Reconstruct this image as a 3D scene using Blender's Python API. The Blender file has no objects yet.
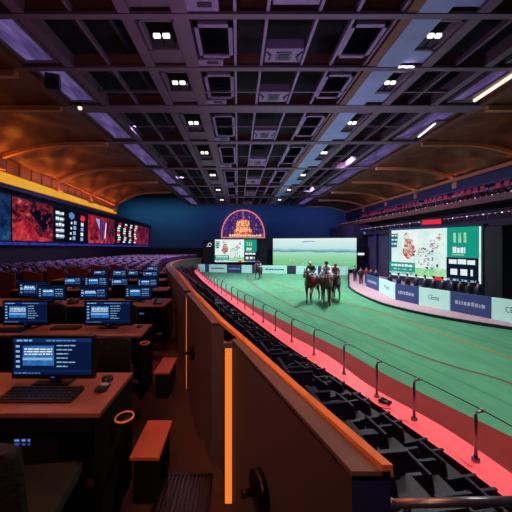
import bpy, bmesh, math, random
from mathutils import Vector, Matrix
random.seed(7)
C = bpy.context.scene.collection
PI = math.pi
CX, CY, F, H0 = 238.0, 244.0, 300.0, 1.66

# ------------------------------------------------------------------ camera
cam_d = bpy.data.cameras.new('camera'); cam = bpy.data.objects.new('camera', cam_d); C.objects.link(cam)
cam.location = (0, 0, H0); cam.rotation_euler = (PI/2, 0, 0)
cam_d.sensor_width = 36; cam_d.lens = F/512*36
cam_d.shift_x = (256-CX)/512; cam_d.shift_y = -(256-CY)/512
cam_d.clip_start = 0.05; cam_d.clip_end = 300
S = bpy.context.scene; S.camera = cam
S.view_settings.view_transform = 'Standard'; S.view_settings.look = 'None'
S.view_settings.gamma = 1; S.view_settings.use_curve_mapping = False
S.view_settings.exposure = 0.0
# ------------------------------------------------------------------ world and lights
W = bpy.data.worlds.new('world'); S.world = W; W.use_nodes = True
W.node_tree.nodes['Background'].inputs[0].default_value = (0.10, 0.07, 0.16, 1)
W.node_tree.nodes['Background'].inputs[1].default_value = 0.10

def area(name, loc, target, size, power, col, spread=180, sy=None):
    d = bpy.data.lights.new(name, 'AREA'); d.energy = power; d.color = col
    d.shape = 'RECTANGLE'; d.size = size; d.size_y = sy or size; d.spread = math.radians(spread)
    o = bpy.data.objects.new(name, d); C.objects.link(o); o.location = loc
    o.rotation_euler = (Vector(target)-Vector(loc)).to_track_quat('-Z', 'Y').to_euler()
    return o
def point(name, loc, power, col, r=0.1):
    d = bpy.data.lights.new(name, 'POINT'); d.energy = power; d.color = col; d.shadow_soft_size = r
    o = bpy.data.objects.new(name, d); C.objects.link(o); o.location = loc
    return o
# floodlights in the ceiling above the track
for x, y, p in ((7.0, 6.6, 290), (6.9, 12.6, 400), (6.9, 20, 470), (6.9, 31, 640), (0.5, 31, 560), (6.9, 40.2, 720), (9.2, 24, 400)):
    area('track_floodlight', (x, y, 9.0), (x, y, -2.5), 0.7, p, (0.95, 1.0, 0.97), 125)
# added purple fills aimed up at the ceiling grid, with no fixtures
for x, y, z, p in ((0.5, 8, .3, 105), (5, 17, -1.4, 140), (3, 27, -1.4, 140), (3, 38, -1.4, 160)):
    area('ceiling_fill', (x, y, z), (x, y, 8), 3.0, p, (0.78, 0.50, 1.0), 115)
area('ceiling_fill', (-3.0, 6.4, 2.6), (-3.5, 10, 9), 1.5, 40, (1.0, 0.42, 0.30), 160)  # added warm fill for the brownish tint of the near ceiling
# blue and teal wash on the end wall
area('blue_wall_wash', (6, 54, 8.8), (6, 57.6, 3.6), 26, 250, (0.14, 0.34, 0.9), 160, 0.5)
area('teal_wall_wash', (-15, 54, 8.8), (-15, 57.6, 4.6), 14, 200, (0.16, 0.62, 0.80), 160, 0.5)
# orange lamps of the side coves
for y in (14, 20, 26, 32, 38):
    area('cove_lamp', (-16.75, y, H0+4.9), (-15.9, y, H0+7.4), 5.5, 60, (1.0, 0.29, 0.035), 110, 0.2)
for y in (20, 28, 36, 44):
    area('cove_lamp', (20.2, y, H0+6.2), (17.8, y, H0+7.6), 5.5, 9, (1.0, 0.26, 0.05), 170, 0.2)
# reddish house light over the desks and the aisle, with an added aisle fill
area('desk_house_light', (-4.6, 2.2, 6.6), (-1.2, 3.6, 0.6), 1.0, 28, (1.0, 0.20, 0.07), 120)
area('desk_house_light', (-5.4, 8.5, 8.8), (-2.6, 7.5, 0.0), 1.5, 150, (1.0, 0.26, 0.10), 130)
area('aisle_house_and_fill', (-0.15, 1.7, 5.4), (-0.15, 1.8, 0), 0.6, 21, (1.0, 0.42, 0.16), 110)
area('aisle_house_and_fill', (-0.9, -1.2, 3.4), (-.25, 2.2, .7), 0.6, 5, (1.0, 0.46, 0.34), 46)  # added fill from behind the camera onto the partition faces
# violet light over the audience and the stand
for x, y, p in ((-6.1, 19, 420), (-6.1, 33, 520), (-11.5, 25, 300)):
    area('audience_light', (x, y, 9.0 if x > -9 else 7.8), (x-2.5, y+2, -1), 0.8, p, (0.66, 0.44, 1.0), 150)
area('stand_light', (-2.7, 14, 9.1), (0.5, 12, -1.5), 0.8, 60, (0.85, 0.42, 0.85), 120)
area('stand_light', (-2.7, 32, 9.1), (-4.5, 31, -1.5), 0.8, 480, (0.85, 0.42, 0.85), 120)
area('upper_stand_light', (9.2, 27, 9.0), (20, 30, 0), 0.6, 560, (0.62, 0.48, 1.0), 150)
area('upper_stand_light', (9.2, 41, 9.0), (19, 44, 0), 0.6, 520, (0.62, 0.48, 1.0), 150)

# ------------------------------------------------------------------ materials
def lin(c):
    c = c/255.0
    return c/12.92 if c <= 0.04045 else ((c+0.055)/1.055)**2.4
def rgb(r, g, b): return (lin(r), lin(g), lin(b), 1)
def mat(name, col, rough=0.6, metal=0.0, var=0.12, scale=8.0, bump=0.0, bscale=40.0, spec=0.5):
    m = bpy.data.materials.new(name); m.use_nodes = True
    nt = m.node_tree; b = nt.nodes['Principled BSDF']
    b.inputs['Roughness'].default_value = rough; b.inputs['Metallic'].default_value = metal
    b.inputs['Specular IOR Level'].default_value = spec
    tc = nt.nodes.new('ShaderNodeTexCoord')
    n = nt.nodes.new('ShaderNodeTexNoise'); n.inputs['Scale'].default_value = scale; n.inputs['Detail'].default_value = 3
    nt.links.new(tc.outputs['Object'], n.inputs['Vector'])
    r = nt.nodes.new('ShaderNodeValToRGB')
    r.color_ramp.elements[0].position = 0.3; r.color_ramp.elements[1].position = 0.7
    r.color_ramp.elements[0].color = [c*(1-var) for c in col[:3]]+[1]
    r.color_ramp.elements[1].color = [min(1, c*(1+var)) for c in col[:3]]+[1]
    nt.links.new(n.outputs['Fac'], r.inputs['Fac']); nt.links.new(r.outputs['Color'], b.inputs['Base Color'])
    if bump:
        n2 = nt.nodes.new('ShaderNodeTexNoise'); n2.inputs['Scale'].default_value = bscale; n2.inputs['Detail'].default_value = 4
        nt.links.new(tc.outputs['Object'], n2.inputs['Vector'])
        bp = nt.nodes.new('ShaderNodeBump'); bp.inputs['Strength'].default_value = bump; bp.inputs['Distance'].default_value = 0.05
        nt.links.new(n2.outputs['Fac'], bp.inputs['Height']); nt.links.new(bp.outputs['Normal'], b.inputs['Normal'])
    return m
def emit(name, col, s=1.0):
    m = bpy.data.materials.new(name); m.use_nodes = True; nt = m.node_tree
    nt.nodes.remove(nt.nodes['Principled BSDF'])
    e = nt.nodes.new('ShaderNodeEmission'); e.inputs[0].default_value = col; e.inputs[1].default_value = s
    nt.links.new(e.outputs[0], nt.nodes['Material Output'].inputs[0])
    return m
def emit_noise(name, stops, scale=3.0, s=1.0, detail=6, stretch=(1, 1, 1), rough=0.65):
    """a picture on a lit screen: mottled colours"""
    m = emit(name, (1, 1, 1, 1), s); nt = m.node_tree
    e = [n for n in nt.nodes if n.type == 'EMISSION'][0]
    tc = nt.nodes.new('ShaderNodeTexCoord'); mp = nt.nodes.new('ShaderNodeMapping'); mp.inputs['Scale'].default_value = stretch
    n = nt.nodes.new('ShaderNodeTexNoise'); n.inputs['Scale'].default_value = scale; n.inputs['Detail'].default_value = detail
    n.inputs['Roughness'].default_value = rough
    r = nt.nodes.new('ShaderNodeValToRGB'); cr = r.color_ramp
    cr.elements[0].position = stops[0][0]; cr.elements[0].color = stops[0][1]
    cr.elements[1].position = stops[-1][0]; cr.elements[1].color = stops[-1][1]
    for p, c in stops[1:-1]:
        el = cr.elements.new(p); el.color = c
    nt.links.new(tc.outputs['Object'], mp.inputs['Vector']); nt.links.new(mp.outputs[0], n.inputs['Vector'])
    nt.links.new(n.outputs['Fac'], r.inputs['Fac']); nt.links.new(r.outputs['Color'], e.inputs[0])
    return m
def emit_ramp(name, stops, axis='Z', s=1.0):
    m = emit(name, (1, 1, 1, 1), s); nt = m.node_tree
    e = [n for n in nt.nodes if n.type == 'EMISSION'][0]
    tc = nt.nodes.new('ShaderNodeTexCoord'); sp = nt.nodes.new('ShaderNodeSeparateXYZ')
    nz = nt.nodes.new('ShaderNodeTexNoise'); nz.inputs['Scale'].default_value = 6; nz.inputs['Detail'].default_value = 4
    ma = nt.nodes.new('ShaderNodeMath'); ma.operation = 'MULTIPLY_ADD'; ma.inputs[1].default_value = 0.10
    sb = nt.nodes.new('ShaderNodeMath'); sb.operation = 'SUBTRACT'; sb.inputs[1].default_value = 0.05
    r = nt.nodes.new('ShaderNodeValToRGB'); cr = r.color_ramp
    cr.elements[0].position = stops[0][0]; cr.elements[0].color = stops[0][1]
    cr.elements[1].position = stops[-1][0]; cr.elements[1].color = stops[-1][1]
    for p, c in stops[1:-1]:
        el = cr.elements.new(p); el.color = c
    nt.links.new(tc.outputs['Generated'], sp.inputs[0]); nt.links.new(tc.outputs['Generated'], nz.inputs['Vector'])
    nt.links.new(nz.outputs['Fac'], ma.inputs[0]); nt.links.new(sp.outputs[axis], ma.inputs[2])
    nt.links.new(ma.outputs[0], sb.inputs[0]); nt.links.new(sb.outputs[0], r.inputs['Fac']); nt.links.new(r.outputs['Color'], e.inputs[0])
    return m

M = {}
M['grass'] = mat('green turf', rgb(92, 160, 122), 0.9, var=0.08, scale=0.9, bump=0.25, bscale=14, spec=0.1)
def stripes(m):
    nt = m.node_tree; b = nt.nodes['Principled BSDF']; tc = [n for n in nt.nodes if n.type == 'TEX_COORD'][0]
    w = nt.nodes.new('ShaderNodeTexNoise'); w.inputs['Scale'].default_value = 0.8; w.inputs['Detail'].default_value = 5
    mp = nt.nodes.new('ShaderNodeMapping'); mp.inputs['Rotation'].default_value = (0, 0, math.radians(30)); mp.inputs['Scale'].default_value = (3.2, 0.22, 1)
    nt.links.new(tc.outputs['Object'], mp.inputs[0]); nt.links.new(mp.outputs[0], w.inputs['Vector'])
    r = [n for n in nt.nodes if n.type == 'VALTORGB'][0]
    mx = nt.nodes.new('ShaderNodeMixRGB'); mx.blend_type = 'MULTIPLY'; mx.inputs[0].default_value = 0.22
    r2 = nt.nodes.new('ShaderNodeValToRGB'); r2.color_ramp.elements[0].position = 0.35; r2.color_ramp.elements[1].position = 0.62
    r2.color_ramp.elements[0].color = (0.55, 0.55, 0.55, 1); r2.color_ramp.elements[1].color = (1, 1, 1, 1)
    nt.links.new(w.outputs['Fac'], r2.inputs['Fac'])
    nt.links.new(r.outputs['Color'], mx.inputs[1]); nt.links.new(r2.outputs['Color'], mx.inputs[2]); nt.links.new(mx.outputs[0], b.inputs['Base Color'])
stripes(M['grass'])
M['track_line'] = mat('brown track line', rgb(120, 78, 62), 0.9)
M['track_tan'] = mat('worn tan track line', rgb(138, 140, 90), 0.9)
M['track_pale'] = mat('faded dark green line', rgb(66, 128, 92), 0.9)
M['pink_pave'] = mat('pinkish walkway', rgb(196, 160, 168), 0.8)
M['red_ledge'] = mat('red ledge with added glow', rgb(255, 100, 108), 0.35, var=0.08, scale=2)
def glow(m, col, s_):
    b = m.node_tree.nodes['Principled BSDF']; b.inputs['Emission Color'].default_value = col; b.inputs['Emission Strength'].default_value = s_
glow(M['red_ledge'], (1.0, 0.09, 0.105, 1), 0.55)      # red light on the ledge put into its material as emission
M['red_strip'] = mat('brown red track edge', rgb(140, 44, 46), 0.8, var=0.15, scale=1.5)
M['dark_red'] = mat('dark red track edge', rgb(140, 18, 12), 0.8, var=0.15, scale=1.5)
M['purple_dark'] = mat('dark purple cladding', rgb(44, 26, 52), 0.5, var=0.2)
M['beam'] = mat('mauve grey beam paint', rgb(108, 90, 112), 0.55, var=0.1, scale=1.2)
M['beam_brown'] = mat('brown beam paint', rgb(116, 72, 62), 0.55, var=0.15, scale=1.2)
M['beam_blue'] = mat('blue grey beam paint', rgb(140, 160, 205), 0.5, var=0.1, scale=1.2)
M['ceil_dark'] = mat('dark ceiling void', rgb(15, 13, 22), 0.9, var=0.3, scale=0.8)
M['void_pipe'] = mat('dark duct metal', rgb(40, 40, 62), 0.5, 0.4)
M['louver'] = mat('dark louver', rgb(40, 34, 52), 0.5)
M['lav_frame'] = mat('lavender frame', rgb(140, 122, 168), 0.5)
M['vault'] = mat('umber vault plaster', rgb(112, 66, 48), 0.55, var=0.45, scale=0.9, bump=1.0, bscale=1.3)
M['rib'] = mat('brown rib', rgb(196, 132, 96), 0.6)
M['cornice'] = mat('sandy cornice', rgb(186, 120, 80), 0.6, var=0.15)
M['navy'] = mat('navy wall paint', rgb(36, 42, 82), 0.6, var=0.1, scale=0.6)
M['black_wall'] = mat('near black wall', rgb(14, 14, 24), 0.7)
M['blue_wall'] = mat('blue wall paint', rgb(62, 92, 134), 0.7, var=0.05, scale=0.2)
M['facade'] = mat('mauve facade', rgb(60, 50, 84), 0.6, var=0.2, scale=0.8)
M['floor'] = mat('dark red carpet', rgb(54, 22, 20), 0.85, var=0.25, scale=3)
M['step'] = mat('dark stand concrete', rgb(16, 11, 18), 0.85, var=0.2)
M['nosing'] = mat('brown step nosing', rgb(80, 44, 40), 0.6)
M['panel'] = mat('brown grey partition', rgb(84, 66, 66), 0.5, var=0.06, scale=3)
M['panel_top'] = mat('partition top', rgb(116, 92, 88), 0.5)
M['panel_navy'] = mat('navy partition end', rgb(40, 50, 100), 0.5)
M['rim'] = mat('polished orange wood', rgb(250, 150, 80), 0.3, var=0.12, scale=6)
M['knob'] = mat('black knob metal', rgb(20, 16, 18), 0.35, 0.6)
M['desk_top'] = mat('reddish desk laminate', rgb(136, 80, 66), 0.38, var=0.06, scale=5)
M['desk_body'] = mat('black desk panel', rgb(9, 8, 9), 0.9, spec=.2)
M['bench'] = mat('orange wood bench', rgb(180, 84, 42), 0.5, var=0.12, scale=6)
M['black'] = mat('black plastic', rgb(14, 13, 16), 0.35)
M['key'] = mat('dark keycap', rgb(42, 36, 40), 0.4)
M['grey_metal'] = mat('grey metal', rgb(150, 150, 160), 0.3, 0.8)
M['chair'] = mat('black chair fabric', rgb(12, 10, 12), 0.8, bump=0.3)
M['brown_wood'] = mat('brown wood screen', rgb(134, 72, 54), 0.5, var=0.12)
M['seat_highlight'] = mat('pale seat highlight', rgb(206, 186, 214), 0.6)
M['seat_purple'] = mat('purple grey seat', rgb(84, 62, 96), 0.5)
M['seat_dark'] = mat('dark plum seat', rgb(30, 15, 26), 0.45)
M['seat_navy'] = mat('navy seat shell', rgb(26, 28, 58), 0.4)
M['seat_red'] = mat('red stadium seat', rgb(190, 36, 48), 0.5)
M['horse'] = mat('bay horse coat', rgb(92, 20, 24), 0.4, var=0.3, scale=6)
M['horse_dark'] = mat('dark horse hair', rgb(26, 14, 16), 0.6)
M['white_cloth'] = mat('white silk', rgb(215, 222, 232), 0.6)
M['navy_cloth'] = mat('navy silk', rgb(30, 34, 70), 0.6)
M['red_cloth'] = mat('red silk', rgb(150, 34, 44), 0.6)
M['skin'] = mat('skin', rgb(196, 140, 116), 0.6)
M['cloth_dark'] = mat('dark clothing', rgb(38, 34, 52), 0.8)
M['frame_dark'] = mat('dark screen housing', rgb(22, 24, 42), 0.5)
M['frame_teal'] = mat('navy teal screen bezel', rgb(30, 60, 92), 0.4)
M['e_orange'] = emit('orange light strip', (0.86, 0.20, 0.035, 1), 1.1)
M['e_orange_dim'] = emit('dim orange light strip', (1.0, 0.22, 0.05, 1), 0.8)
M['e_gold'] = emit_noise('gold cove light', [(0.3, (0.85, 0.36, 0.02, 1)), (0.7, (1.0, 0.50, 0.06, 1))], 0.3, 0.85)
M['e_white'] = emit('white lamp', (1.0, 0.95, 0.92, 1), 1.6)
M['e_warm'] = emit('warm white lamp', (1.0, 0.70, 0.52, 1), 1.5)
M['e_lav'] = emit_noise('lavender light panel', [(0.35, rgb(70, 54, 104)), (0.55, rgb(112, 92, 158)), (0.72, rgb(150, 130, 190))], 1.2, 0.6, stretch=(1.6, 0.35, 1))
M['e_blue_strip'] = emit_noise('blue led strip', [(0.35, rgb(24, 28, 96)), (0.7, rgb(62, 66, 190))], 2, 0.9)
M['e_navy'] = emit('navy screen', rgb(9, 22, 58), 1)
M['e_navy2'] = emit('bright navy screen', rgb(16, 42, 96), 1)
M['e_cyan'] = emit_noise('cyan window on screen', [(0.3, rgb(16, 60, 128)), (0.6, rgb(48, 118, 186)), (0.75, rgb(96, 168, 220))], 14, 1)
M['e_text'] = emit('screen text', rgb(136, 176, 216), 1)
M['e_textdim'] = emit('dim screen text', rgb(90, 130, 190), 1)
M['e_wtext'] = emit('white screen text', rgb(226, 238, 240), 1)
M['e_blue_led'] = emit('blue led', rgb(44, 72, 150), 1)
M['e_red'] = emit('red led', rgb(226, 40, 62), 1.1)
M['e_pic_red'] = emit_noise('red picture', [(0.38, rgb(28, 12, 34)), (0.48, rgb(90, 24, 40)), (0.58, rgb(170, 44, 56)), (0.72, rgb(226, 130, 130))], 1.3, 0.9, stretch=(1, .8, 1.6))
M['e_pic_red2'] = emit_noise('crimson picture', [(0.35, rgb(60, 20, 50)), (0.5, rgb(172, 34, 52)), (0.62, rgb(206, 62, 70)), (0.75, rgb(120, 120, 200))], 0.8, 0.9)
M['e_pic_dim'] = emit_noise('maroon picture', [(0.35, rgb(20, 14, 44)), (0.5, rgb(110, 28, 56)), (0.7, rgb(176, 60, 80))], 1.0, 0.8)
M['e_teal_pic'] = emit_noise('teal picture', [(0.35, rgb(12, 20, 60)), (0.6, rgb(30, 70, 120)), (0.75, rgb(90, 150, 180))], 1.0, 0.8)
M['e_black'] = emit('black screen area', rgb(10, 10, 28), 1)
M['e_pale'] = emit_noise('pale picture ground', [(0.35, rgb(196, 234, 228)), (0.55, rgb(232, 244, 240)), (0.7, rgb(240, 246, 240))], 0.7, 1)
M['e_mottle'] = emit_noise('horse picture', [(0.35, rgb(60, 90, 100)), (0.47, rgb(196, 120, 110)), (0.55, rgb(226, 220, 210)), (0.68, rgb(120, 60, 60))], 2.6, 1)
M['e_horse_red'] = emit_noise('red horse picture', [(0.38, rgb(120, 50, 60)), (0.52, rgb(206, 120, 112)), (0.68, rgb(240, 220, 214))], 3.0, 1)
M['e_splash'] = emit_noise('blue splash picture', [(0.4, rgb(70, 130, 150)), (0.52, rgb(170, 220, 224)), (0.66, rgb(236, 246, 244))], 3.0, 1)
M['e_lime'] = emit_noise('pale green picture', [(0.35, rgb(120, 200, 130)), (0.7, rgb(196, 236, 196))], 2, 1)
M['e_teal'] = emit('teal block', rgb(22, 150, 128), 1)
M['e_teal_d'] = emit('deep teal block', rgb(20, 110, 116), 1)
M['e_ink'] = emit('ink block', rgb(14, 26, 44), 1)
M['e_board_mint'] = mat('mint board', rgb(205, 248, 240), 0.5, var=0.05)
M['e_board_navy'] = mat('slate blue board', rgb(52, 70, 122), 0.5, var=0.08)
for q_, c_ in (('e_board_mint', rgb(150, 225, 215)), ('e_board_navy', rgb(40, 56, 110))):   # weak emission added over the board colours
    b_ = M[q_].node_tree.nodes['Principled BSDF']; b_.inputs['Emission Color'].default_value = c_; b_.inputs['Emission Strength'].default_value = 0.3
M['board_text'] = mat('board lettering', rgb(30, 60, 70), 0.5)
M['board_text_w'] = mat('pale board lettering', rgb(190, 205, 235), 0.5)
M['e_field'] = emit_ramp('race picture', [(0.0, rgb(112, 182, 132)), (0.30, rgb(136, 206, 156)), (0.52, rgb(168, 222, 196)), (0.56, rgb(92, 146, 154)), (0.60, rgb(132, 188, 200)), (0.66, rgb(190, 226, 226)), (1.0, rgb(222, 240, 236))])
M['e_dome'] = emit_noise('purple glitter sign', [(0.42, rgb(44, 34, 92)), (0.56, rgb(74, 50, 120)), (0.64, rgb(190, 100, 130)), (0.75, rgb(240, 180, 170))], 2.2, 0.9, detail=8)
M['e_dome_glow'] = emit_noise('orange glowing skyline', [(0.35, rgb(160, 50, 60)), (0.5, rgb(230, 96, 60)), (0.65, rgb(255, 190, 120))], 1.5, 1)
M['e_pink'] = emit('pink neon', rgb(232, 120, 130), 1)
M['e_glyph'] = emit('warm white lettering', rgb(255, 226, 180), 1)

# ------------------------------------------------------------------ helpers
def at(px, py, Y): return Vector(((px-CX)/F*Y, Y, H0-(py-CY)/F*Y))
def gd(px, py, d): return at(px, py, F*d/(py-CY))
class MB:
    def __init__(s): s.v = []; s.f = []; s.mi = []; s.mats = []; s.sm = []
    def m(s, name):
        if name not in s.mats: s.mats.append(name)
        return s.mats.index(name)
    def add(s, vs, fs, mname, smooth=False):
        b = len(s.v); s.v += [tuple(v) for v in vs]; k = s.m(mname)
        for f in fs: s.f.append(tuple(b+i for i in f)); s.mi.append(k); s.sm.append(smooth)
    def box(s, lo, hi, mname, M4=None, rot=None):
        x0, y0, z0 = lo; x1, y1, z1 = hi
        vs = [Vector(p) for p in ((x0,y0,z0),(x1,y0,z0),(x1,y1,z0),(x0,y1,z0),(x0,y0,z1),(x1,y0,z1),(x1,y1,z1),(x0,y1,z1))]
        if M4: vs = [M4 @ v for v in vs]
        s.add(vs, [(0,3,2,1),(4,5,6,7),(0,1,5,4),(1,2,6,5),(2,3,7,6),(3,0,4,7)], mname)
    def hexa(s, p, mname):
        """eight points: four of the bottom, four of the top"""
        s.add(p, [(0,3,2,1),(4,5,6,7),(0,1,5,4),(1,2,6,5),(2,3,7,6),(3,0,4,7)], mname)
    def bar(s, a, b, w, h, mname):
        a = Vector(a); b = Vector(b); d = (b-a).normalized()
        up = Vector((0,0,1)) if abs(d.z) < .95 else Vector((0,1,0))
        r = d.cross(up).normalized()*w/2; u = r.cross(d).normalized()*h/2
        s.add([a-r-u, a+r-u, a+r+u, a-r+u, b-r-u, b+r-u, b+r+u, b-r+u], [(0,3,2,1),(4,5,6,7),(0,1,5,4),(1,2,6,5),(2,3,7,6),(3,0,4,7)], mname)
    def tube(s, pts, r, mname, n=8, closed=False):
        pts = [Vector(p) for p in pts]; b = len(s.v); vs = []; fs = []; N = len(pts)
        for i, p in enumerate(pts):
            d = (pts[min(i+1, N-1)]-pts[max(i-1, 0)]) if not closed else (pts[(i+1) % N]-pts[i-1])
            d.normalize(); up = Vector((0,0,1)) if abs(d.z) < .95 else Vector((1,0,0))
            q = d.cross(up).normalized(); u = q.cross(d)
            rr = r[i] if isinstance(r, (list, tuple)) else r
            for k in range(n): vs.append(p+q*rr*math.cos(2*PI*k/n)+u*rr*math.sin(2*PI*k/n))
        for i in range(N if closed else N-1):
            j = (i+1) % N
            for k in range(n): fs.append((i*n+k, i*n+(k+1) % n, j*n+(k+1) % n, j*n+k))
        if not closed:
            fs.append(tuple(range(n))[::-1]); fs.append(tuple((N-1)*n+k for k in range(n)))
        s.add(vs, fs, mname, True)
    def disc(s, c, axis, r, th, mname, n=24):
        c = Vector(c); a = Vector(axis).normalized()
        s.tube([c-a*th/2, c+a*th/2], r, mname, n)
    def poly(s, pts, mname): s.add(pts, [tuple(range(len(pts)))], mname)
    def strip(s, A, B, mname, smooth=False):
        n = len(A); s.add(list(A)+list(B), [(i, i+1, n+i+1, n+i) for i in range(n-1)], mname, smooth)
    def sphere(s, c, r, mname, seg=12, ring=8):
        c = Vector(c); rx, ry, rz = r if isinstance(r, (tuple, list)) else (r, r, r); vs = []; fs = []
        for i in range(ring+1):
            t = PI*i/ring
            for k in range(seg): vs.append(c+Vector((rx*math.sin(t)*math.cos(2*PI*k/seg), ry*math.sin(t)*math.sin(2*PI*k/seg), rz*math.cos(t))))
        for i in range(ring):
            for k in range(seg): fs.append((i*seg+k, (i+1)*seg+k, (i+1)*seg+(k+1) % seg, i*seg+(k+1) % seg))
        s.add(vs, fs, mname, True)
    def build(s, name, parent=None, bevel=0, origin=None):
        me = bpy.data.meshes.new(name)
        o0 = Vector(origin) if origin else Vector((0,0,0))
        me.from_pydata([tuple(Vector(v)-o0) for v in s.v], [], s.f)
        for n in s.mats: me.materials.append(M[n])
        for p, k, q in zip(me.polygons, s.mi, s.sm): p.material_index = k; p.use_smooth = q
        me.validate(); me.update()
        o = bpy.data.objects.new(name, me); C.objects.link(o); o.location = o0
        if parent: o.parent = parent
        if bevel:
            bv = o.modifiers.new('bevel', 'BEVEL'); bv.width = bevel; bv.segments = 2; bv.limit_method = 'ANGLE'
        return o
def tag(o, label=None, cat=None, group=None, kind=None):
    if label: o['label'] = label
    if cat: o['category'] = cat
    if group: o['group'] = group
    if kind: o['kind'] = kind
    return o
def empty(name, loc, rz=0.0, label=None, cat=None, group=None):
    o = bpy.data.objects.new(name, None); C.objects.link(o); o.location = loc; o.rotation_euler = (0, 0, rz)
    o.empty_display_size = 0.1
    return tag(o, label, cat, group)
def struct(mb, name, label=None, origin=None, bevel=0):
    o = mb.build(name, origin=origin, bevel=bevel); return tag(o, label, None, None, 'structure')
KIDS = {}
def copy_tree(o, parent=None):
    c = o.copy(); C.objects.link(c)
    if parent: c.parent = parent
    for ch in o.children: copy_tree(ch, c)
    return c
def lerp(a, b, t): return a+(b-a)*t
def ip(tab, x):
    """piecewise linear; tab = [(x, v0, v1...)]"""
    if x <= tab[0][0]: i = 0
    elif x >= tab[-1][0]: i = len(tab)-2
    else:
        i = max(k for k in range(len(tab)-1) if tab[k][0] <= x)
    a, b = tab[i], tab[i+1]; t = (x-a[0])/(b[0]-a[0])
    return [lerp(p, q, t) for p, q in zip(a[1:], b[1:])]
ONE = 'first second third fourth fifth sixth seventh eighth ninth tenth eleventh twelfth thirteenth fourteenth fifteenth sixteenth seventeenth eighteenth nineteenth'.split()
TENS = {20: 'twent', 30: 'thirt', 40: 'fort', 50: 'fift', 60: 'sixt', 70: 'sevent', 80: 'eight'}
def nth(i):
    i += 1
    if i < 20: return ONE[i-1]
    t, r = i//10*10, i % 10
    return TENS[t]+'ieth' if r == 0 else TENS[t]+'y-'+ONE[r-1]
def join_text(mb, txt, o, u, v, size, mname, width=None):
    """lettering laid on a plane: o lower-left corner, u along, v up"""
    cu = bpy.data.curves.new('t', 'FONT'); cu.body = txt; cu.size = 1; cu.resolution_u = 2
    ob = bpy.data.objects.new('t', cu); C.objects.link(ob)
    dg = bpy.context.evaluated_depsgraph_get(); me = ob.evaluated_get(dg).to_mesh()
    xs = [w.co.x for w in me.vertices]; ys = [w.co.y for w in me.vertices]
    if xs:
        x0, x1, y0, y1 = min(xs), max(xs), min(ys), max(ys)
        ky = size/(y1-y0); kx = width/(x1-x0) if width else ky
        mb.add([Vector(o)+Vector(u)*(w.co.x-x0)*kx+Vector(v)*(w.co.y-y0)*ky for w in me.vertices], [tuple(p.vertices) for p in me.polygons], mname)
    ob.evaluated_get(dg).to_mesh_clear(); bpy.data.objects.remove(ob); bpy.data.curves.remove(cu)
class Screen:
    """picture plane with u along, v up; content shapes in 0..1 coordinates a little proud of each other"""
    def __init__(s, bl, br, tl, nrm, mb):
        s.bl = Vector(bl); s.u = Vector(br)-s.bl; s.v = Vector(tl)-s.bl; s.n = Vector(nrm).normalized(); s.mb = mb; s.k = 0
        s.e = 0.004
    def P(s, x, y, k=None): return s.bl+s.u*x+s.v*y+s.n*s.e*(s.k if k is None else k)
    def rect(s, x0, y0, x1, y1, m):
        s.k += 1; s.mb.poly([s.P(x0, y0), s.P(x1, y0), s.P(x1, y1), s.P(x0, y1)], m)
    def poly(s, pts, m):
        s.k += 1; s.mb.poly([s.P(*p) for p in pts], m)
    def text(s, t, x, y, h, w, m):
        s.k += 1; join_text(s.mb, t, s.P(x, y), s.u, s.v, h, m, w)
    def dashes(s, x0, y, x1, h, m, rnd, wmin=.02, wmax=.08, gap=.012, k=None):
        """a line of unreadable words"""
        s.k += .2; x = x0
        while x < x1:
            w = min(rnd.uniform(wmin, wmax), x1-x)
            yy = h*rnd.uniform(.75, 1)
            s.mb.poly([s.P(x, y), s.P(x+w, y), s.P(x+w, y+yy), s.P(x, y+yy)], m); x += w+gap

# ------------------------------------------------------------------ levels
ZT = H0-4.2                                   # track level
FLOOR = [(-2.0, 1.66), (2.55, 1.66), (2.56, 1.80), (4.6, 1.80), (4.61, 1.90), (7.2, 1.90), (7.21, 1.95), (12.9, 1.95), (14, 2.30), (26, 2.45), (57.6, 2.75)]
def fz(Y): return H0-ip(FLOOR, Y)[0]
# inner edge of the partition top: Y, x, drop, thickness
RIM = [(-0.4, .66, .60, .10), (.776, .295, .60, .10), (2.20, -.142, .60, .07), (2.25, -.197, .60, .092), (3.75, -.66, .60, .11), (6.5, -1.365, .76, .20), (9, -2.0, .90, .28), (12, -2.80, 1.08, .36),
       (16, -3.78, 1.30, .40), (20, -4.80, 1.53, .42), (24, -5.75, 1.70, .42), (28, -6.60, 1.87, .42), (31, -7.1, 1.92, .42), (34, -7.45, 1.98, .42), (37, -7.6, 2.02, .42),
       (39.5, -7.5, 2.05, .42), (42, -7.15, 2.09, .42), (44, -6.7, 2.13, .42), (46, -6.05, 2.16, .42)]
def rim(Y): x, d, th = ip(RIM, Y); return x, H0-d, th
LO = [gd(px, py, 3.5) for px, py in ((760,660),(600,540),(512,474),(440,425),(370,386),(328.6,356),(288,334),(262,317),(240,302),(218,287.5),(206,278.5),(201,274),(198,270.6),(199.5,268.6))]
LI = [gd(px, py, 3.5) for px, py in ((760,702),(600,574),(512,503),(440,449),(370,400),(334,376),(288,346),(262,326.5),(240,310),(218,293.5),(204,282),(198,276),(194.5,271.5),(196.5,268.8))]
def cr(P, n=5):
    out = []
    for i in range(len(P)-1):
        a = P[max(i-1, 0)]; b = P[i]; c = P[i+1]; d = P[min(i+2, len(P)-1)]
        for k in range(n):
            t = k/n; out.append(.5*((2*b)+(c-a)*t+(2*a-5*b+4*c-d)*t*t+(3*b-a-3*c+d)*t**3))
    out.append(P[-1].copy()); return out
LO = cr(LO); LI = cr(LI)
LItab = [(p.y, p.x) for p in LI]
def led(Y): return ip(LItab, Y)[0]

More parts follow.
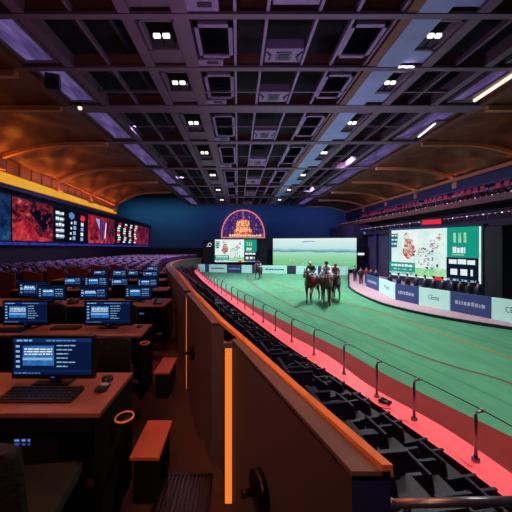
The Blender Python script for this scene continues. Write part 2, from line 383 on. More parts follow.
# ------------------------------------------------------------------ setting: ground, floors, walls
b = MB(); b.poly([(-9, 1, ZT), (24, 1, ZT), (24, 50, ZT), (-9, 50, ZT)], 'grass')
struct(b, 'ground', 'green turf race track with faint mowing stripes')
def ribbon(pix, w, m, name, label, z=.012, d=4.2):
    P = cr([gd(px, py, d) for px, py in pix]); A = []; B = []
    for i, p in enumerate(P):
        t = (P[min(i+1, len(P)-1)]-P[max(i-1, 0)]).normalized(); q = Vector((t.y, -t.x, 0))*w/2
        A.append(p+q+Vector((0,0,z))); B.append(p-q+Vector((0,0,z)))
    mb = MB(); mb.strip(A, B, m); return struct(mb, name, label)
ribbon([(560,424),(512,384.5),(455,367),(420,355.5),(380,340),(330,321),(290,305),(262,290),(250,281.5),(247,277.5),(249,275)], .13, 'track_line', 'track_line', 'brown line curving along the turf')
ribbon([(560,381),(512,359),(460,340),(420,326),(380,313),(334,300.5),(298,289.5),(278,283),(268,279)], .22, 'track_tan', 'track_line', 'worn tan line on the outer turf')
ribbon([(215,290),(221,284),(226,277),(234,273)], .25, 'track_pale', 'track_line', 'faint dark arc at the far bend')
ribbon([(262,281),(300,291),(345,302),(400,318),(450,331),(520,352)], .10, 'track_pale', 'track_line', 'faint dark line in the outer turf')
ribbon([(235,290),(262,303),(300,318),(340,333),(400,356),(470,386),(560,430)], .06, 'track_pale', 'track_line', 'faint dark line near the stand')
# brown-red strips along the ledge on the track side
G = cr([gd(px, py, 4.19) for px, py in ((700,540),(600,480),(512,437),(420,392),(375.5,369),(343,350),(300,329),(270,314),(240,298.5),(214,282.5),(203,275),(199,271.5))])
def resamp(P, n): return [Vector(ip([(i, p.x, p.y, p.z) for i, p in enumerate(P)], k*(len(P)-1)/(n-1))) for k in range(n)]
Lr = resamp(LO, len(G))
Gm = [Vector((lerp(o.x, g.x, .5), lerp(o.y, g.y, .5), ZT+.012)) for o, g in zip(Lr, G)]
Gi = [Vector((o.x, o.y, ZT+.012)) for o in Lr]
G = [Vector((g.x, g.y, ZT+.012)) for g in G]
b = MB(); b.strip(Gi, Gm, 'red_strip'); struct(b, 'track_edge_strip', 'brown red strip at the foot of the ledge')
b = MB(); b.strip(Gm, G, 'dark_red'); struct(b, 'track_edge_strip', 'dark red strip beside the turf')
# pink walkway with kerb
K = cr([gd(px, py, 4.17) for px, py in ((349,287.5),(353,291),(361,295.5),(378,303),(398.6,309),(440,318),(512,329.5),(600,341))])
BD = cr([gd(px, py, 4.17) for px, py in ((372,286.5),(374,288.5),(378,291),(388,296),(397,300),(420,305),(450.6,311),(491.5,319),(512,323.6),(600,335))])
A = resamp(K, 40); B_ = resamp(BD, 40)
b = MB(); b.strip(A, [p+Vector((1.2, .6, 0)) for p in B_], 'pink_pave')
back = [(10.85, 29.2), (16.2, 44.5)]
b.poly([A[0], (16.2, 44.5, A[0].z), (20.5, 44.5, A[0].z), (17.5, 26, A[0].z), B_[0]+Vector((1.2,.6,0))], 'pink_pave')
struct(b, 'path', 'pinkish walkway behind the dark kerb')
b = MB()
for i in range(len(A)-1): b.bar(A[i]+Vector((0,0,.06)), A[i+1]+Vector((0,0,.06)), .14, .14, 'frame_dark')
b.bar(A[0]+Vector((0,0,.06)), (16.2, 44.5, ZT+.09), .14, .14, 'frame_dark')
struct(b, 'kerb', 'dark kerb along the walkway')

# desk floor and audience floor
b = MB(); A = []; B_ = []
ys = [-2, 0, 1, 2.55, 2.56, 3.5, 4.6, 4.61, 6, 7.2, 7.21, 9, 11, 12.9, 14, 17, 20, 24, 28, 31, 34, 37, 39.5, 42, 44, 46, 46.2, 57.6]
for Y in ys:
    x = rim(Y)[0]+.05 if Y <= 46.1 else -6.0
    A.append((-17.3, Y, fz(Y))); B_.append((x, Y, fz(Y)))
b.strip(A, B_, 'floor'); struct(b, 'floor', 'dark red terraced floor')
# grandstand terraces between partition and ledge
NR = 6
def stand_pt(Y, t, dz=0):
    x0, z0, th = rim(Y); a = x0+th; c = led(Y)
    za = z0-1.35 if True else 0
    return Vector((lerp(a, c, t), Y, lerp(za, H0-4.3, t)+dz))
b = MB(); YS = [-.4, .8, 2.25, 3.1, 4, 5, 6.5, 8, 10, 12, 14, 16, 18, 20, 22, 24, 26, 28, 31, 34, 37, 39.5, 42, 44]
for k in range(NR):
    t0, t1 = k/NR, (k+1)/NR
    za = lambda Y: stand_pt(Y, t0).z
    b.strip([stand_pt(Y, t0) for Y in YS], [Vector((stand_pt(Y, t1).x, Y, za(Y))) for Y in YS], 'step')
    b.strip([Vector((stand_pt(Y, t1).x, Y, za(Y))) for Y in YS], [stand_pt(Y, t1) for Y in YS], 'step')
struct(b, 'stand_floor', 'dark stepped floor of the stand')
for k in range(1, NR):
    b = MB(); P = [Vector((stand_pt(Y, k/NR).x, Y, stand_pt(Y, (k-1)/NR).z+.012)) for Y in YS]
    for i in range(len(P)-1): b.bar(P[i], P[i+1], .04, .024, 'nosing')
    struct(b, 'trim_%d' % k, 'brown nosing of a stand step')

# left wall
XL = -17.3
def zr(Y, z0, z1, Y0=21.8, Y1=58.0): return lerp(z0, z1, (Y-Y0)/(Y1-Y0))
def zl(Y, z0, z1): return H0+zr(Y, z0, z1)
LY = [8, 14, 18, 22, 26, 30, 34, 38, 42]
b = MB()
b.strip([(XL-.02, Y, -1.3) for Y in (6, 57.6)], [(XL-.02, Y, zl(Y, .0, -.45)) for Y in (6, 57.6)], 'black_wall')
b.strip([(XL-.02, Y, zl(Y, .0, -.45)) for Y in (6, 57.6)], [(XL-.02, Y, zl(Y, 4.45, 3.55)) for Y in (6, 57.6)], 'navy')
b.strip([(XL-.02, Y, zl(Y, 4.45, 3.55)) for Y in (6, 42.2)], [(XL-.02, Y, H0+7.4) for Y in (6, 42.2)], 'cornice')
struct(b, 'wall_left', 'navy wall under the vault')
b = MB()   # navy canopy over the video wall
b.hexa([(XL, 6, zl(6, 4.1, 3.45)), (XL+.6, 6, zl(6, 4.1, 3.45)), (XL+.6, 57.6, zl(57.6, 3.7, 3.2)), (XL, 57.6, zl(57.6, 3.7, 3.2)),
        (XL, 6, zl(6, 4.43, 3.9)), (XL+.6, 6, zl(6, 4.43, 3.9)), (XL+.6, 57.6, zl(57.6, 4.2, 3.6)), (XL, 57.6, zl(57.6, 4.2, 3.6))], 'navy')
struct(b, 'cornice', 'navy band above the video wall')
b = MB()
for i in range(len(LY)-1):
    a, c = LY[i], LY[i+1]
    zb = lambda Y: H0+4.43-(Y-21.8)*.0115; zt = lambda Y: H0+5.27-(Y-21.8)*.030
    b.poly([(XL+.35, a, zb(a)), (XL+.35, c, zb(c)), (XL+.15, c, zt(c)), (XL+.15, a, zt(a))], 'e_gold')
o = b.build('cove_light'); tag(o, 'long golden cove light running under the vault of the video wall side', 'light')
b = MB()
for i in range(len(LY)-1):
    a, c = LY[i], LY[i+1]; zt = lambda Y: H0+6.75-(Y-21.8)*.062
    zq = lambda Y: H0+5.30-(Y-21.8)*.030
    b.hexa([(XL, a, zt(a)-.3), (XL+.55, a, zt(a)-.3), (XL+.55, c, zt(c)-.3), (XL, c, zt(c)-.3), (XL, a, zt(a)), (XL+.55, a, zt(a)), (XL+.55, c, zt(c)), (XL, c, zt(c))], 'cornice')
    n = 3
    for k in range(n):   # recessed blocks between cove light and moulding
        y0 = lerp(a, c, (k+.08)/n); y1 = lerp(a, c, (k+.92)/n)
        b.hexa([(XL, y0, zq(y0)), (XL+.30, y0, zq(y0)), (XL+.30, y1, zq(y1)), (XL, y1, zq(y1)), (XL, y0, zt(y0)-.45), (XL+.30, y0, zt(y0)-.45), (XL+.30, y1, zt(y1)-.45), (XL, y1, zt(y1)-.45)], 'cornice')
struct(b, 'cornice', 'sandy moulding above the cove light')
# vault bays and ribs
RB = [9.4, 12.6, 15.8, 21.4, 28.4, 34.6, 41.6]
def vprof(t):   # t 0 at ceiling edge, 1 at wall: z drop
    return 0 if t < .35 else (((t-.35)/.65)**2.0)
def vault(side, xa, xb, za, zbf, ribs, name, lab):
    b = MB(); nt_, ny = 30, 30
    for i in range(len(ribs)-1):
        y0, y1 = ribs[i], ribs[i+1]; vs = []; fs = []
        for j in range(ny+1):
            s = j/ny; Y = lerp(y0, y1, s); bul = math.sin(PI*s)
            for k in range(nt_+1):
                t = k/nt_
                z = za-(za-zbf(Y))*vprof(t)
                z += bul*(.9*math.sin(PI*min(1, t*1.05))**1.2*(.35+.65*t)) + .08*math.sin(9*t+2*s)*bul
                z -= .18*(1-bul)*math.sin(PI*t)
                th1 = math.atan2(s*1.0, (1.06-t)*1.5); th2 = math.atan2((1-s)*1.0, (1.06-t)*1.5); z += .17*math.sin(t*PI*.9)*(math.sin(th1*13)+math.sin(th2*13)*.8)*bul**.5
                vs.append((lerp(xa, xb, t), Y, z))
        for j in range(ny):
            for k in range(nt_): q = j*(nt_+1)+k; fs.append((q, q+1, q+nt_+2, q+nt_+1))
        b.add(vs, fs, 'vault', True)
    struct(b, name, lab)
    for Y in ribs:
        b = MB(); P = []
        for k in range(19):
            t = k/18; P.append(Vector((lerp(xa, xb, t), Y, za-(za-zbf(Y))*vprof(t)-.22)))
        for k in range(18): b.bar(P[k], P[k+1], .24, .26, 'rib')
        b.box((min(xb, xb-side*.1)-.25, Y-.3, zbf(Y)-1.0), (max(xb, xb-side*.1)+.25, Y+.3, zbf(Y)+.1), 'rib')
        struct(b, 'ceiling_beam', 'curved rib of the vault')
vault(-1, -9.3, XL+.2, H0+7.35, lambda Y: H0+6.3-(Y-21.8)*.045, RB, 'ceiling_panel', 'umber vault lit orange above the video wall')
XR = 21.0
vault(1, 13.1, XR-.2, H0+7.35, lambda Y: H0+6.25, [9.4, 15.8, 21.4, 28.4, 34.6, 41.6, 49, 57.4], 'ceiling_panel', 'dim brown vault over the upper stand')
b = MB(); b.box((XR-.8, 9, H0+5.85), (XR, 57.4, H0+6.15), 'cornice'); struct(b, 'cornice', 'brown moulding over the upper stand')
# right wall
b = MB()
b.strip([(XR, Y, -2.6) for Y in (6, 57.6)], [(XR, Y, H0+7.4) for Y in (6, 57.6)], 'navy')
struct(b, 'wall_right', 'navy side wall behind the upper stand')
b = MB(); b.box((XR-.5, 8, H0+4.83), (XR, 57.4, H0+5.85), 'navy'); b.tube([(XR-.52, 8, H0+5.0), (XR-.52, 57.4, H0+5.0)], .03, 'lav_frame', 5)
struct(b, 'cornice', 'navy band above the upper stand')
# back wall
b = MB(); b.poly([(-28, 57.6, .6), (21, 57.6, .6), (21, 57.6, 10.56), (-28, 57.6, 10.56)], 'blue_wall')
b.poly([(-17.4, 57.6, -2.6), (21, 57.6, -2.6), (21, 57.6, .6), (-17.4, 57.6, .6)], 'black_wall')
struct(b, 'wall_back', 'blue end wall with a black lower band')
b = MB(); b.box((-17.2, 50.5, -1.6), (-6.6, 57.4, .95), 'black_wall'); b.box((-6.6, 50.5, -2.5), (-4.6, 57.4, 1.0), 'black_wall')
struct(b, 'wall_back_lower', 'black low wall at the end of the audience')
# ceiling void
ZC = H0+7.3
b = MB(); b.poly([(-28, 4, ZC+1.6), (24, 4, ZC+1.6), (24, 57.6, ZC+1.6), (-28, 57.6, ZC+1.6)], 'ceil_dark')
b.poly([(-9.3, 4, ZC+.3), (-9.3, 57.6, ZC+.3), (-9.3, 57.6, ZC+1.6), (-9.3, 4, ZC+1.6)], 'ceil_dark')
b.poly([(13.1, 4, ZC+.3), (13.1, 57.6, ZC+.3), (13.1, 57.6, ZC+1.6), (13.1, 4, ZC+1.6)], 'ceil_dark')
struct(b, 'ceiling', 'dark void above the ceiling grid')

# ------------------------------------------------------------------ ceiling grid
XB = [(-9.1, .45, 'beam_brown'), (-6.95, .35, 'beam'), (-3.6, .38, 'beam'), (-1.85, .5, 'beam'), (6.15, .95, 'beam_blue'), (7.75, .4, 'beam'), (10.3, .35, 'beam'), (12.9, .4, 'beam_brown')]
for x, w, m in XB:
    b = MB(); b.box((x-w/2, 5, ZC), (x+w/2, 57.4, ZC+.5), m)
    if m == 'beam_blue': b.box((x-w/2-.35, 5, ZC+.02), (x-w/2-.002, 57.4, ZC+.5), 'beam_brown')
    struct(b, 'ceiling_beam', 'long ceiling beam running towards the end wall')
YC = [(9.6, .22), (12.5, .25), (16.2, .85), (21.6, .55), (29, .6), (37.8, .7), (46.6, .7), (56.9, .8)]
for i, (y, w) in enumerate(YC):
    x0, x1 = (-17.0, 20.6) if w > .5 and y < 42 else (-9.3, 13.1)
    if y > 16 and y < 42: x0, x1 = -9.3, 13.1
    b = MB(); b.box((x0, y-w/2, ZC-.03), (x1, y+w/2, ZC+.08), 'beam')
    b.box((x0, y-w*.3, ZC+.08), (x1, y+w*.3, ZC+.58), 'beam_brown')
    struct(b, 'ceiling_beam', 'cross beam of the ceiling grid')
# light joists
for x in (-.1, .95, 2.6, 3.8, 5.2, -5.3, 9.0):
    b = MB(); b.box((x-.05, 5, ZC+.06), (x+.05, 57.3, ZC+.26), 'lav_frame' if x > -1 and x < 5 else 'beam'); struct(b, 'ceiling_joist_beam', 'thin joist of the ceiling grid')
for y in (14.6, 18.9, 25.3, 33.4, 42.2, 51.7):
    b = MB(); b.box((-6.9, y-.05, ZC+.08), (10.2, y+.05, ZC+.2), 'beam'); struct(b, 'ceiling_joist_beam', 'thin cross joist of the ceiling grid')
bays = [(6.2, 9.4), (9.75, 12.3), (12.7, 15.7), (16.7, 21.3), (21.95, 28.6), (29.4, 37.3), (38.3, 46.1), (47.1, 56.4)]
bayname = ['over the desks', 'in the second bay', 'in the third bay', 'in the fourth bay', 'in the fifth bay', 'in the sixth bay', 'in the seventh bay', 'in the last bay']
for i, (y0, y1) in enumerate(bays):
    L = y1-y0
    for sx, (xa, xb) in (('scoreboard side', (-1.5, -.2)), ('grandstand side', (3.88, 5.12))):
        e = empty('ceiling_louver', ((xa+xb)/2, y0+L*.5, ZC+.1), 0, 'lavender framed louver panel %s of the ceiling, %s' % (bayname[i], sx), 'vent panel', 'louver panels in the ceiling')
        f = MB(); w = (xb-xa)/2; l = L*.36
        for q in ((-w, -l, -w+.14, l), (w-.14, -l, w, l), (-w, -l, w, -l+.16), (-w, l-.16, w, l)): f.box((q[0], q[1], 0), (q[2], q[3], .12), 'lav_frame')
        f.build('frame', e)
        g = MB(); n = 14
        for k in range(n):
            y = lerp(-l+.2, l-.2, k/(n-1)); g.add([(-w+.15, y-.05, .02), (w-.15, y-.05, .02), (w-.15, y+.05, .12), (-w+.15, y+.05, .12)], [(0,1,2,3)], 'louver')
        g.build('grille', e)
    # pale equipment box hung in the middle of the bay
    e = empty('air_unit', (1.78, y1-L*.22, ZC+.06), 0, 'pale mauve air handling box %s of the ceiling' % bayname[i], 'air unit', 'air handling boxes in the ceiling')
    g = MB(); l = L*.17; g.box((-.72, -l, 0), (.72, l, .4), 'lav_frame'); g.build('body', e, bevel=.03)
    g = MB(); g.box((-.3, -l*.55, -.04), (.3, l*.55, -.001), 'beam'); g.box((-.2, -l*.35, -.06), (.2, l*.35, -.041), 'louver'); g.build('hatch', e)
    g = MB(); g.tube([(-.7, -l*.6, .0), (-.5, -l*.2, -.05), (-.55, l*.5, -.02)], .03, 'louver', 6); g.tube([(.7, -l*.6, 0), (.5, 0, -.05), (.6, l*.6, -.02)], .03, 'louver', 6); g.build('pipe', e)
    # small box in side cell
    e = tag(MB().build('junction_box'), 'small mauve junction box beside a louver %s of the ceiling' % bayname[i], 'junction box', 'junction boxes in the ceiling')
    g = MB(); g.box((-1.62, y1-L*.13, ZC+.03), (-.6, y1+.05, ZC+.3), 'lav_frame'); g.box((-1.25, y1-L*.1, ZC+.01), (-.8, y1-L*.04, ZC+.029), 'louver')
    bpy.data.objects.remove(e); tag(g.build('junction_box'), 'small mauve junction box beside a louver %s of the ceiling' % bayname[i], 'junction box', 'junction boxes in the ceiling')
    # lamps between the beam pairs
    for xc, wd, side in ((-2.73, .62, 'scoreboard side'), (7.02, .5, 'grandstand side')):
        e = empty('ceiling_light', (xc, y0+L*.38, ZC+.1), 0, 'small white twin ceiling lamp %s, %s' % (bayname[i], side), 'lamp', 'twin lamps between the ceiling beams')
        g = MB(); l = L*.2
        for q in ((-wd, -l*1.6, -wd+.1, l*1.6), (wd-.1, -l*1.6, wd, l*1.6), (-wd, -l*1.6, wd, -l*1.6+.1), (-wd, l*1.6-.1, wd, l*1.6)): g.box((q[0], q[1], 0), (q[2], q[3], .3), 'beam')
        g.build('frame', e)
        for k in (-1, 1):
            g = MB(); g.box((k*wd*.27-wd*.2, -.055*L*.5, -.02), (k*wd*.27+wd*.2, .055*L*.5, .1), 'e_white'); g.build('lens', e, bevel=.02)
            g = MB(); g.box((k*wd*.33-wd*.26, .14*L*.5, .05), (k*wd*.33+wd*.26, .5*L*.5, .2), 'void_pipe'); g.build('ballast', e)
        pw = MB(); pw.box((xc-wd-.2, y1-L*.30, ZC+.12), (xc+wd+.2, y1-.02, ZC+.2), 'beam' if xc < 0 else 'beam_blue'); struct(pw, 'ceiling_panel', 'plain plate between the ceiling beams')
    # luminous lavender panels
    for xa, xb, side in ((-8.6, -7.35, 'scoreboard side'), (10.95, 12.3, 'grandstand side')):
        if i in (0,): continue
        e = empty('glowing_ceiling_box', ((xa+xb)/2, (y0+y1)/2, ZC+.12), 0, 'lavender glowing ceiling panel %s, %s' % (bayname[i], side), 'light panel', 'lavender panels along the ceiling edge')
        w = (xb-xa)/2; g = MB(); g.box((-w, -L*.46, 0), (w, L*.46, .08), 'e_lav'); g.build('diffuser', e)
        g = MB(); g.tube([(0, 0, .08), (0, 0, 1.49)], .03, 'knob', 6); g.build('hanger', e)
        g = MB()
        for s_ in (-1, 1): g.box((s_*w-.06, -L*.48, -.06), (s_*w+.06, L*.48, .12), 'beam')
        g.box((-w, L*.42, -.05), (w, L*.47, .1), 'beam'); g.build('frame', e)
    # ducts up in the void
    g = MB()
    for x in (-5.9, -4.6, 8.4, 9.6): g.tube([(x, y0, ZC+.7), (x+.15, y1, ZC+.7)], .14, 'void_pipe', 8)
    struct(g, 'ceiling_panel', 'dark ducts in the ceiling void') if i % 2 == 0 else struct(g, 'ceiling_panel', 'dark ducts above the grid')
# bright tube lamp in the edge strip
e = empty('tube_lamp', (11.75, 13.8, ZC+.02), 0, 'bright warm tube lamp in the ceiling edge over the upper stand', 'lamp')
g = MB(); g.tube([(-.05, -1.25, -.12), (.12, 1.25, -.12)], .085, 'e_warm', 10); g.build('tube', e)
g = MB(); g.box((-.25, -1.4, -.05), (.3, 1.4, .05), 'beam'); g.build('housing', e)
e = empty('tube_lamp', (12.0, 18.9, ZC-.04), 0, 'dim lavender tube lamp farther along the ceiling edge', 'lamp')
g = MB(); g.tube([(-.25, -1.0, -.08), (.1, 1.2, -.08)], .06, 'e_white', 10); g.build('tube', e)
g = MB(); g.box((-.35, -1.3, -.05), (.25, 1.4, .05), 'beam'); g.build('housing', e)
e = empty('spot_lamp', at(80, 108, 15.6), 0, 'small round amber spot lamp under the first big cross beam', 'lamp')
g = MB(); g.sphere((0, 0, 0), .11, 'e_warm'); g.build('bulb', e)
g = MB(); g.tube([(0, 0, .05), (0, 0, .25)], .10, 'knob', 10); g.build('socket', e)
e = empty('ceiling_speaker', at(53, 79, 13.2), .3, 'black loudspeaker hanging beside the lavender ceiling panel', 'speaker')
g = MB(); g.box((-.28, -.2, -.5), (.28, .2, .35), 'black'); g.build('cabinet', e, bevel=.04)
g = MB(); g.bar((0, 0, .3), (0, 0, .7), .05, .05, 'knob'); g.build('bracket', e)

# ------------------------------------------------------------------ video wall
def yl(px): return -XL*F/(CX-px)
def vtop(Y): return zl(Y, 3.60, 3.05)
def vbot(Y): return zl(Y, .28, -.20)
zl_ = zl
vid = [(-24, 7.5, 'e_teal_pic', 'teal and red picture screen at the start of the video wall'), (9, 50.5, 'e_pic_red', 'red race picture screen with dark figures on the video wall'), (51.5, 63, 'list', 'black results screen with five white lines on the video wall'),
       (64, 75, 'list2', 'narrow black results screen with blue and white signs'), (76, 84.5, 'list3', 'narrow black results screen next to the crimson picture'), (86, 98, 'e_pic_red2', 'crimson picture screen in the middle of the video wall'), (98.5, 105, 'e_pic_red2', 'blue and crimson striped screen past the crimson picture'),
       (105.5, 113, 'e_pic_dim', 'small maroon picture screen before the white columns'), (113.5, 132, 'cols', 'black screen with slanted columns of white figures'), (133, 148.5, 'e_pic_dim', 'maroon picture screen at the far end of the video wall')]
vid[-1] = (133, 147.2)+vid[-1][2:]
for n_, (pa, pb, kind, lab) in enumerate(vid):
    ya, yb = yl(pa), yl(pb); X = XL+.25; rnd = random.Random(n_)
    e = empty('video_screen', (XL, (ya+yb)/2, H0), 0, lab, 'video screen')
    off = Vector((-XL, -(ya+yb)/2, -H0))
    g = MB(); g.hexa([Vector(p)+off for p in ((XL, ya, vbot(ya)-.06), (X-.02, ya, vbot(ya)-.06), (X-.02, yb, vbot(yb)-.06), (XL, yb, vbot(yb)-.06), (XL, ya, vtop(ya)+.06), (X-.02, ya, vtop(ya)+.06), (X-.02, yb, vtop(yb)+.06), (XL, yb, vtop(yb)+.06))], 'frame_dark'); g.build('housing', e)
    g = MB(); sc = Screen(Vector((X, ya, vbot(ya)))+off, Vector((X, yb, vbot(yb)))+off, Vector((X, ya, vtop(ya)))+off, (1, 0, 0), g); sc.e = .02
    # top edge follows the slope of the wall
    sc.mb.poly([Vector(p)+off for p in ((X-.01, ya, vbot(ya)), (X-.01, yb, vbot(yb)), (X-.01, yb, vtop(yb)), (X-.01, ya, vtop(ya)))], kind if kind.startswith('e_') else 'e_black')
    if kind == 'e_pic_red':
        sc.poly([(.02, .35), (.3, .55), (.62, .12), (.98, .05), (.98, .02), (.02, .02)], 'e_pic_red2'); sc.poly([(.35, .75), (.5, .9), (.72, .72), (.95, .8), (.95, .4), (.7, .3), (.5, .55)], 'e_black')
        for k in range(9): x = rnd.uniform(.35, .9); y = rnd.uniform(.35, .8); sc.poly([(x, y), (x+.05, y+.02), (x+.03, y+.12)], 'e_pic_red2')
    if kind == 'list':
        for k in range(5):
            y = .80-k*.165; sc.dashes(.12, y, .85, .085, 'e_wtext', rnd, .15, .35, .03)
            sc.dashes(.12, y-.035, .8, .025, 'e_textdim', rnd, .1, .2, .03)
    if kind == 'list2':
        sc.poly([(.2, .78), (.45, .7), (.7, .78), (.7, .88), (.45, .94), (.2, .88)], 'e_textdim')
        for k in range(4): sc.rect(.25, .08+k*.16, .38, .15+k*.16, 'e_wtext'); sc.rect(.5, .08+k*.16, .75, .19+k*.16, 'e_text')
    if kind == 'list3':
        sc.poly([(.2, .74), (.5, .7), (.8, .76), (.7, .88), (.3, .9)], 'e_red')
        for k in range(4): sc.rect(.2, .06+k*.16, .5, .17+k*.16, 'e_wtext' if k % 2 else 'e_text')
    if kind == 'e_pic_red2' and n_ == 5: sc.poly([(.1, .1), (.5, .75), (.7, .35), (.95, .1)], 'e_pic_red'); sc.poly([(.6, .9), (.95, .9), (.95, .5)], 'e_text')
    if kind == 'e_pic_red2' and n_ == 6: sc.rect(.05, .1, .4, .9, 'e_blue_strip'); sc.poly([(.55, .2), (.7, .2), (.9, .8), (.75, .8)], 'e_wtext')
    if kind == 'cols':
        for k in range(4):
            x0 = .05+k*.24
            for j in range(9):
                y = .06+j*.098; x = x0+(j % 3)*.012+.03*math.sin(j); sc.poly([(x, y), (x+.15, y+.005), (x+.13, y+.062), (x+.03, y+.07)], 'e_wtext' if (j+k) % 4 else 'e_red')
    if n_ == 9:
        for k in range(5): sc.rect(.1+k*.17, .12, .13+k*.17, .85, 'e_black')
    g.build('display', e)
b = MB(); b.hexa([(XL, 10, vbot(10)-.34), (XL+.3, 10, vbot(10)-.34), (XL+.3, 57, vbot(57)-.34), (XL, 57, vbot(57)-.34), (XL, 10, vbot(10)-.12), (XL+.3, 10, vbot(10)-.12), (XL+.3, 57, vbot(57)-.12), (XL, 57, vbot(57)-.12)], 'e_blue_strip')
tag(b.build('led_strip'), 'long blue led strip under the video wall screens', 'light')

# ------------------------------------------------------------------ big screens
def race_art(sc, rnd, small=False):
    sc.rect(0, 0, 1, 1, 'e_pale')
    sc.rect(.02, .03, .70, .20, 'e_lime')
    # two blotchy runners under a pale sky
    def blot(cx, cy, rx, ry, n, ms, sz):
        sc.k += 1
        for q in range(n):
            a = rnd.uniform(0, 2*PI); r = rnd.random()**.6; x = cx+rx*r*math.cos(a); y = cy+ry*r*math.sin(a); w = sz*rnd.uniform(.5, 1.3); sc.k += .05
            pts = [(x+w*rnd.uniform(.6, 1.1)*math.cos(t*PI/3), y+w*1.7*rnd.uniform(.6, 1.1)*math.sin(t*PI/3)) for t in range(6)]; sc.mb.poly([sc.P(*p) for p in pts], rnd.choice(ms))
    blot(.245, .60, .075, .20, 60, ['e_horse_red', 'e_mottle', 'e_horse_red', 'e_pale'], .026); blot(.22, .78, .04, .14, 14, ['e_mottle', 'e_horse_red'], .018)
    blot(.45, .52, .10, .10, 30, ['e_mottle', 'e_splash', 'e_teal_pic'], .014); blot(.54, .68, .06, .09, 24, ['e_mottle', 'e_splash', 'e_horse_red'], .014); blot(.61, .82, .035, .08, 16, ['e_mottle', 'e_ink'], .011)
    blot(.50, .30, .13, .14, 60, ['e_splash', 'e_teal_pic', 'e_pale', 'e_splash', 'e_mottle'], .013)
    sc.poly([(.55, .22), (.70, .22), (.70, .08), (.48, .08)], 'e_lime')
    sc.poly([(.02, .62), (.10, .62), (.12, .92), (.02, .92)], 'e_teal_d')
    for k in range(3): sc.dashes(.03, .68+k*.09, .14, .04, 'e_wtext', rnd, .02, .04)
    sc.rect(.0, .10, .34, .30, 'e_teal'); sc.rect(.0, .035, .34, .09, 'e_splash')
    sc.dashes(.03, .21, .32, .06, 'e_wtext', rnd, .02, .05, .008); sc.dashes(.03, .14, .30, .035, 'e_splash', rnd)
    sc.rect(.70, .45, 1, 1, 'e_teal')
    for k in range(3): x = .765+k*.05; sc.poly([(x, .72), (x+.026, .72), (x+.022, .90), (x, .90)], 'e_lime')
    sc.dashes(.76, .53, .88, .12, 'e_wtext', rnd, .025, .04, .006); sc.rect(.75, .49, .87, .505, 'e_lime')
    sc.rect(.70, .0, 1, .45, 'e_ink'); sc.dashes(.725, .33, .97, .09, 'e_wtext', rnd, .04, .08, .01)
    sc.dashes(.74, .13, .95, .12, 'e_wtext', rnd, .03, .07, .03); sc.dashes(.70, .02, .98, .045, 'e_text', rnd, .05, .1, .01)
    sc.rect(.56, .0, .65, .07, 'e_red')
def big_screen(bl, br, tl, name, lab, cat, art, depth=.5, bez=.18, bezm='frame_teal'):
    bl, br, tl = Vector(bl), Vector(br), Vector(tl); u = (br-bl); n = Vector((u.y, -u.x, 0)).normalized()
    e = empty(name, (bl+br)/2, 0, lab, cat); off = -(bl+br)/2
    un = u.normalized(); up = Vector((0, 0, 1))
    a = bl-un*bez-up*bez+off; c = br+un*bez-up*bez+off; h = (tl-bl).length+2*bez
    g = MB(); g.hexa([a-n*.02, c-n*.02, c-n*depth, a-n*depth, a-n*.02+up*h, c-n*.02+up*h, c-n*depth+up*h, a-n*depth+up*h], 'frame_dark'); g.build('housing', e)
    g = MB()   # bezel bars
    g.bar(a+n*.02+up*bez/2, c+n*.02+up*bez/2, .1, bez, bezm); g.bar(a+n*.02+up*(h-bez/2), c+n*.02+up*(h-bez/2), .1, bez, bezm)
    g.bar(a+n*.02+un*bez/2, a+n*.02+un*bez/2+up*h, .1, bez, bezm); g.bar(c+n*.02-un*bez/2, c+n*.02-un*bez/2+up*h, .1, bez, bezm); g.build('bezel', e)
    g = MB(); sc = Screen(bl+off, br+off, tl+off, n, g); sc.e = .012; art(sc, random.Random(3)); g.build('display', e)
    return e
r_ = at(481.5, 284.5, 21.0); l_ = at(391.5, 275.5, 27.4); t_ = at(391.5, 230.5, 27.4); l_.z = r_.z = -1.15; t_.z = 2.9
big_screen(l_, r_, t_, 'led_screen', 'large led screen showing horses and teal results, behind the track boards', 'screen', race_art)
def field_art(sc, rnd):
    sc.rect(0, 0, 1, 1, 'e_field')
    sc.k += 1
    for y, x0, x1 in ((.30, .0, .8), (.22, .2, 1), (.12, .0, .5)): sc.dashes(x0, y, x1, .012, 'e_lime', rnd, .1, .3, .05)
    for x, y in ((.33, .13), (.38, .12), (.22, .22), (.25, .23)): sc.poly([(x, y), (x+.02, y+.01), (x+.018, y+.045), (x+.004, y+.06)], 'e_mottle')
    sc.poly([(.36, .86), (.52, .88), (.53, .91), (.40, .91)], 'e_text')
l_ = at(273, 267, 47.2); r_ = at(356.5, 269.5, 42.2); t_ = at(273, 239, 47.2); zb = (l_.z+r_.z)/2; l_.z = r_.z = zb; t_.z = H0+.85
big_screen(l_, r_, t_, 'led_screen', 'wide led screen showing an open green race course', 'screen', field_art, .5, .14, 'frame_dark')
l_ = at(215, 262, 50); r_ = at(256.5, 262, 50); t_ = at(215, 239.5, 50)
big_screen(l_, r_, t_, 'led_screen', 'small led screen under the domed neon sign', 'screen', race_art, .5, .2, 'frame_dark')
def box_thing(lo, hi, m, name, lab, cat, bevel=.03, group=None):
    c = Vector(((lo[0]+hi[0])/2, (lo[1]+hi[1])/2, lo[2])); g = MB(); g.box(Vector(lo)-c, Vector(hi)-c, m); o = g.build(name, bevel=bevel); o.location = c; return tag(o, lab, cat, group)
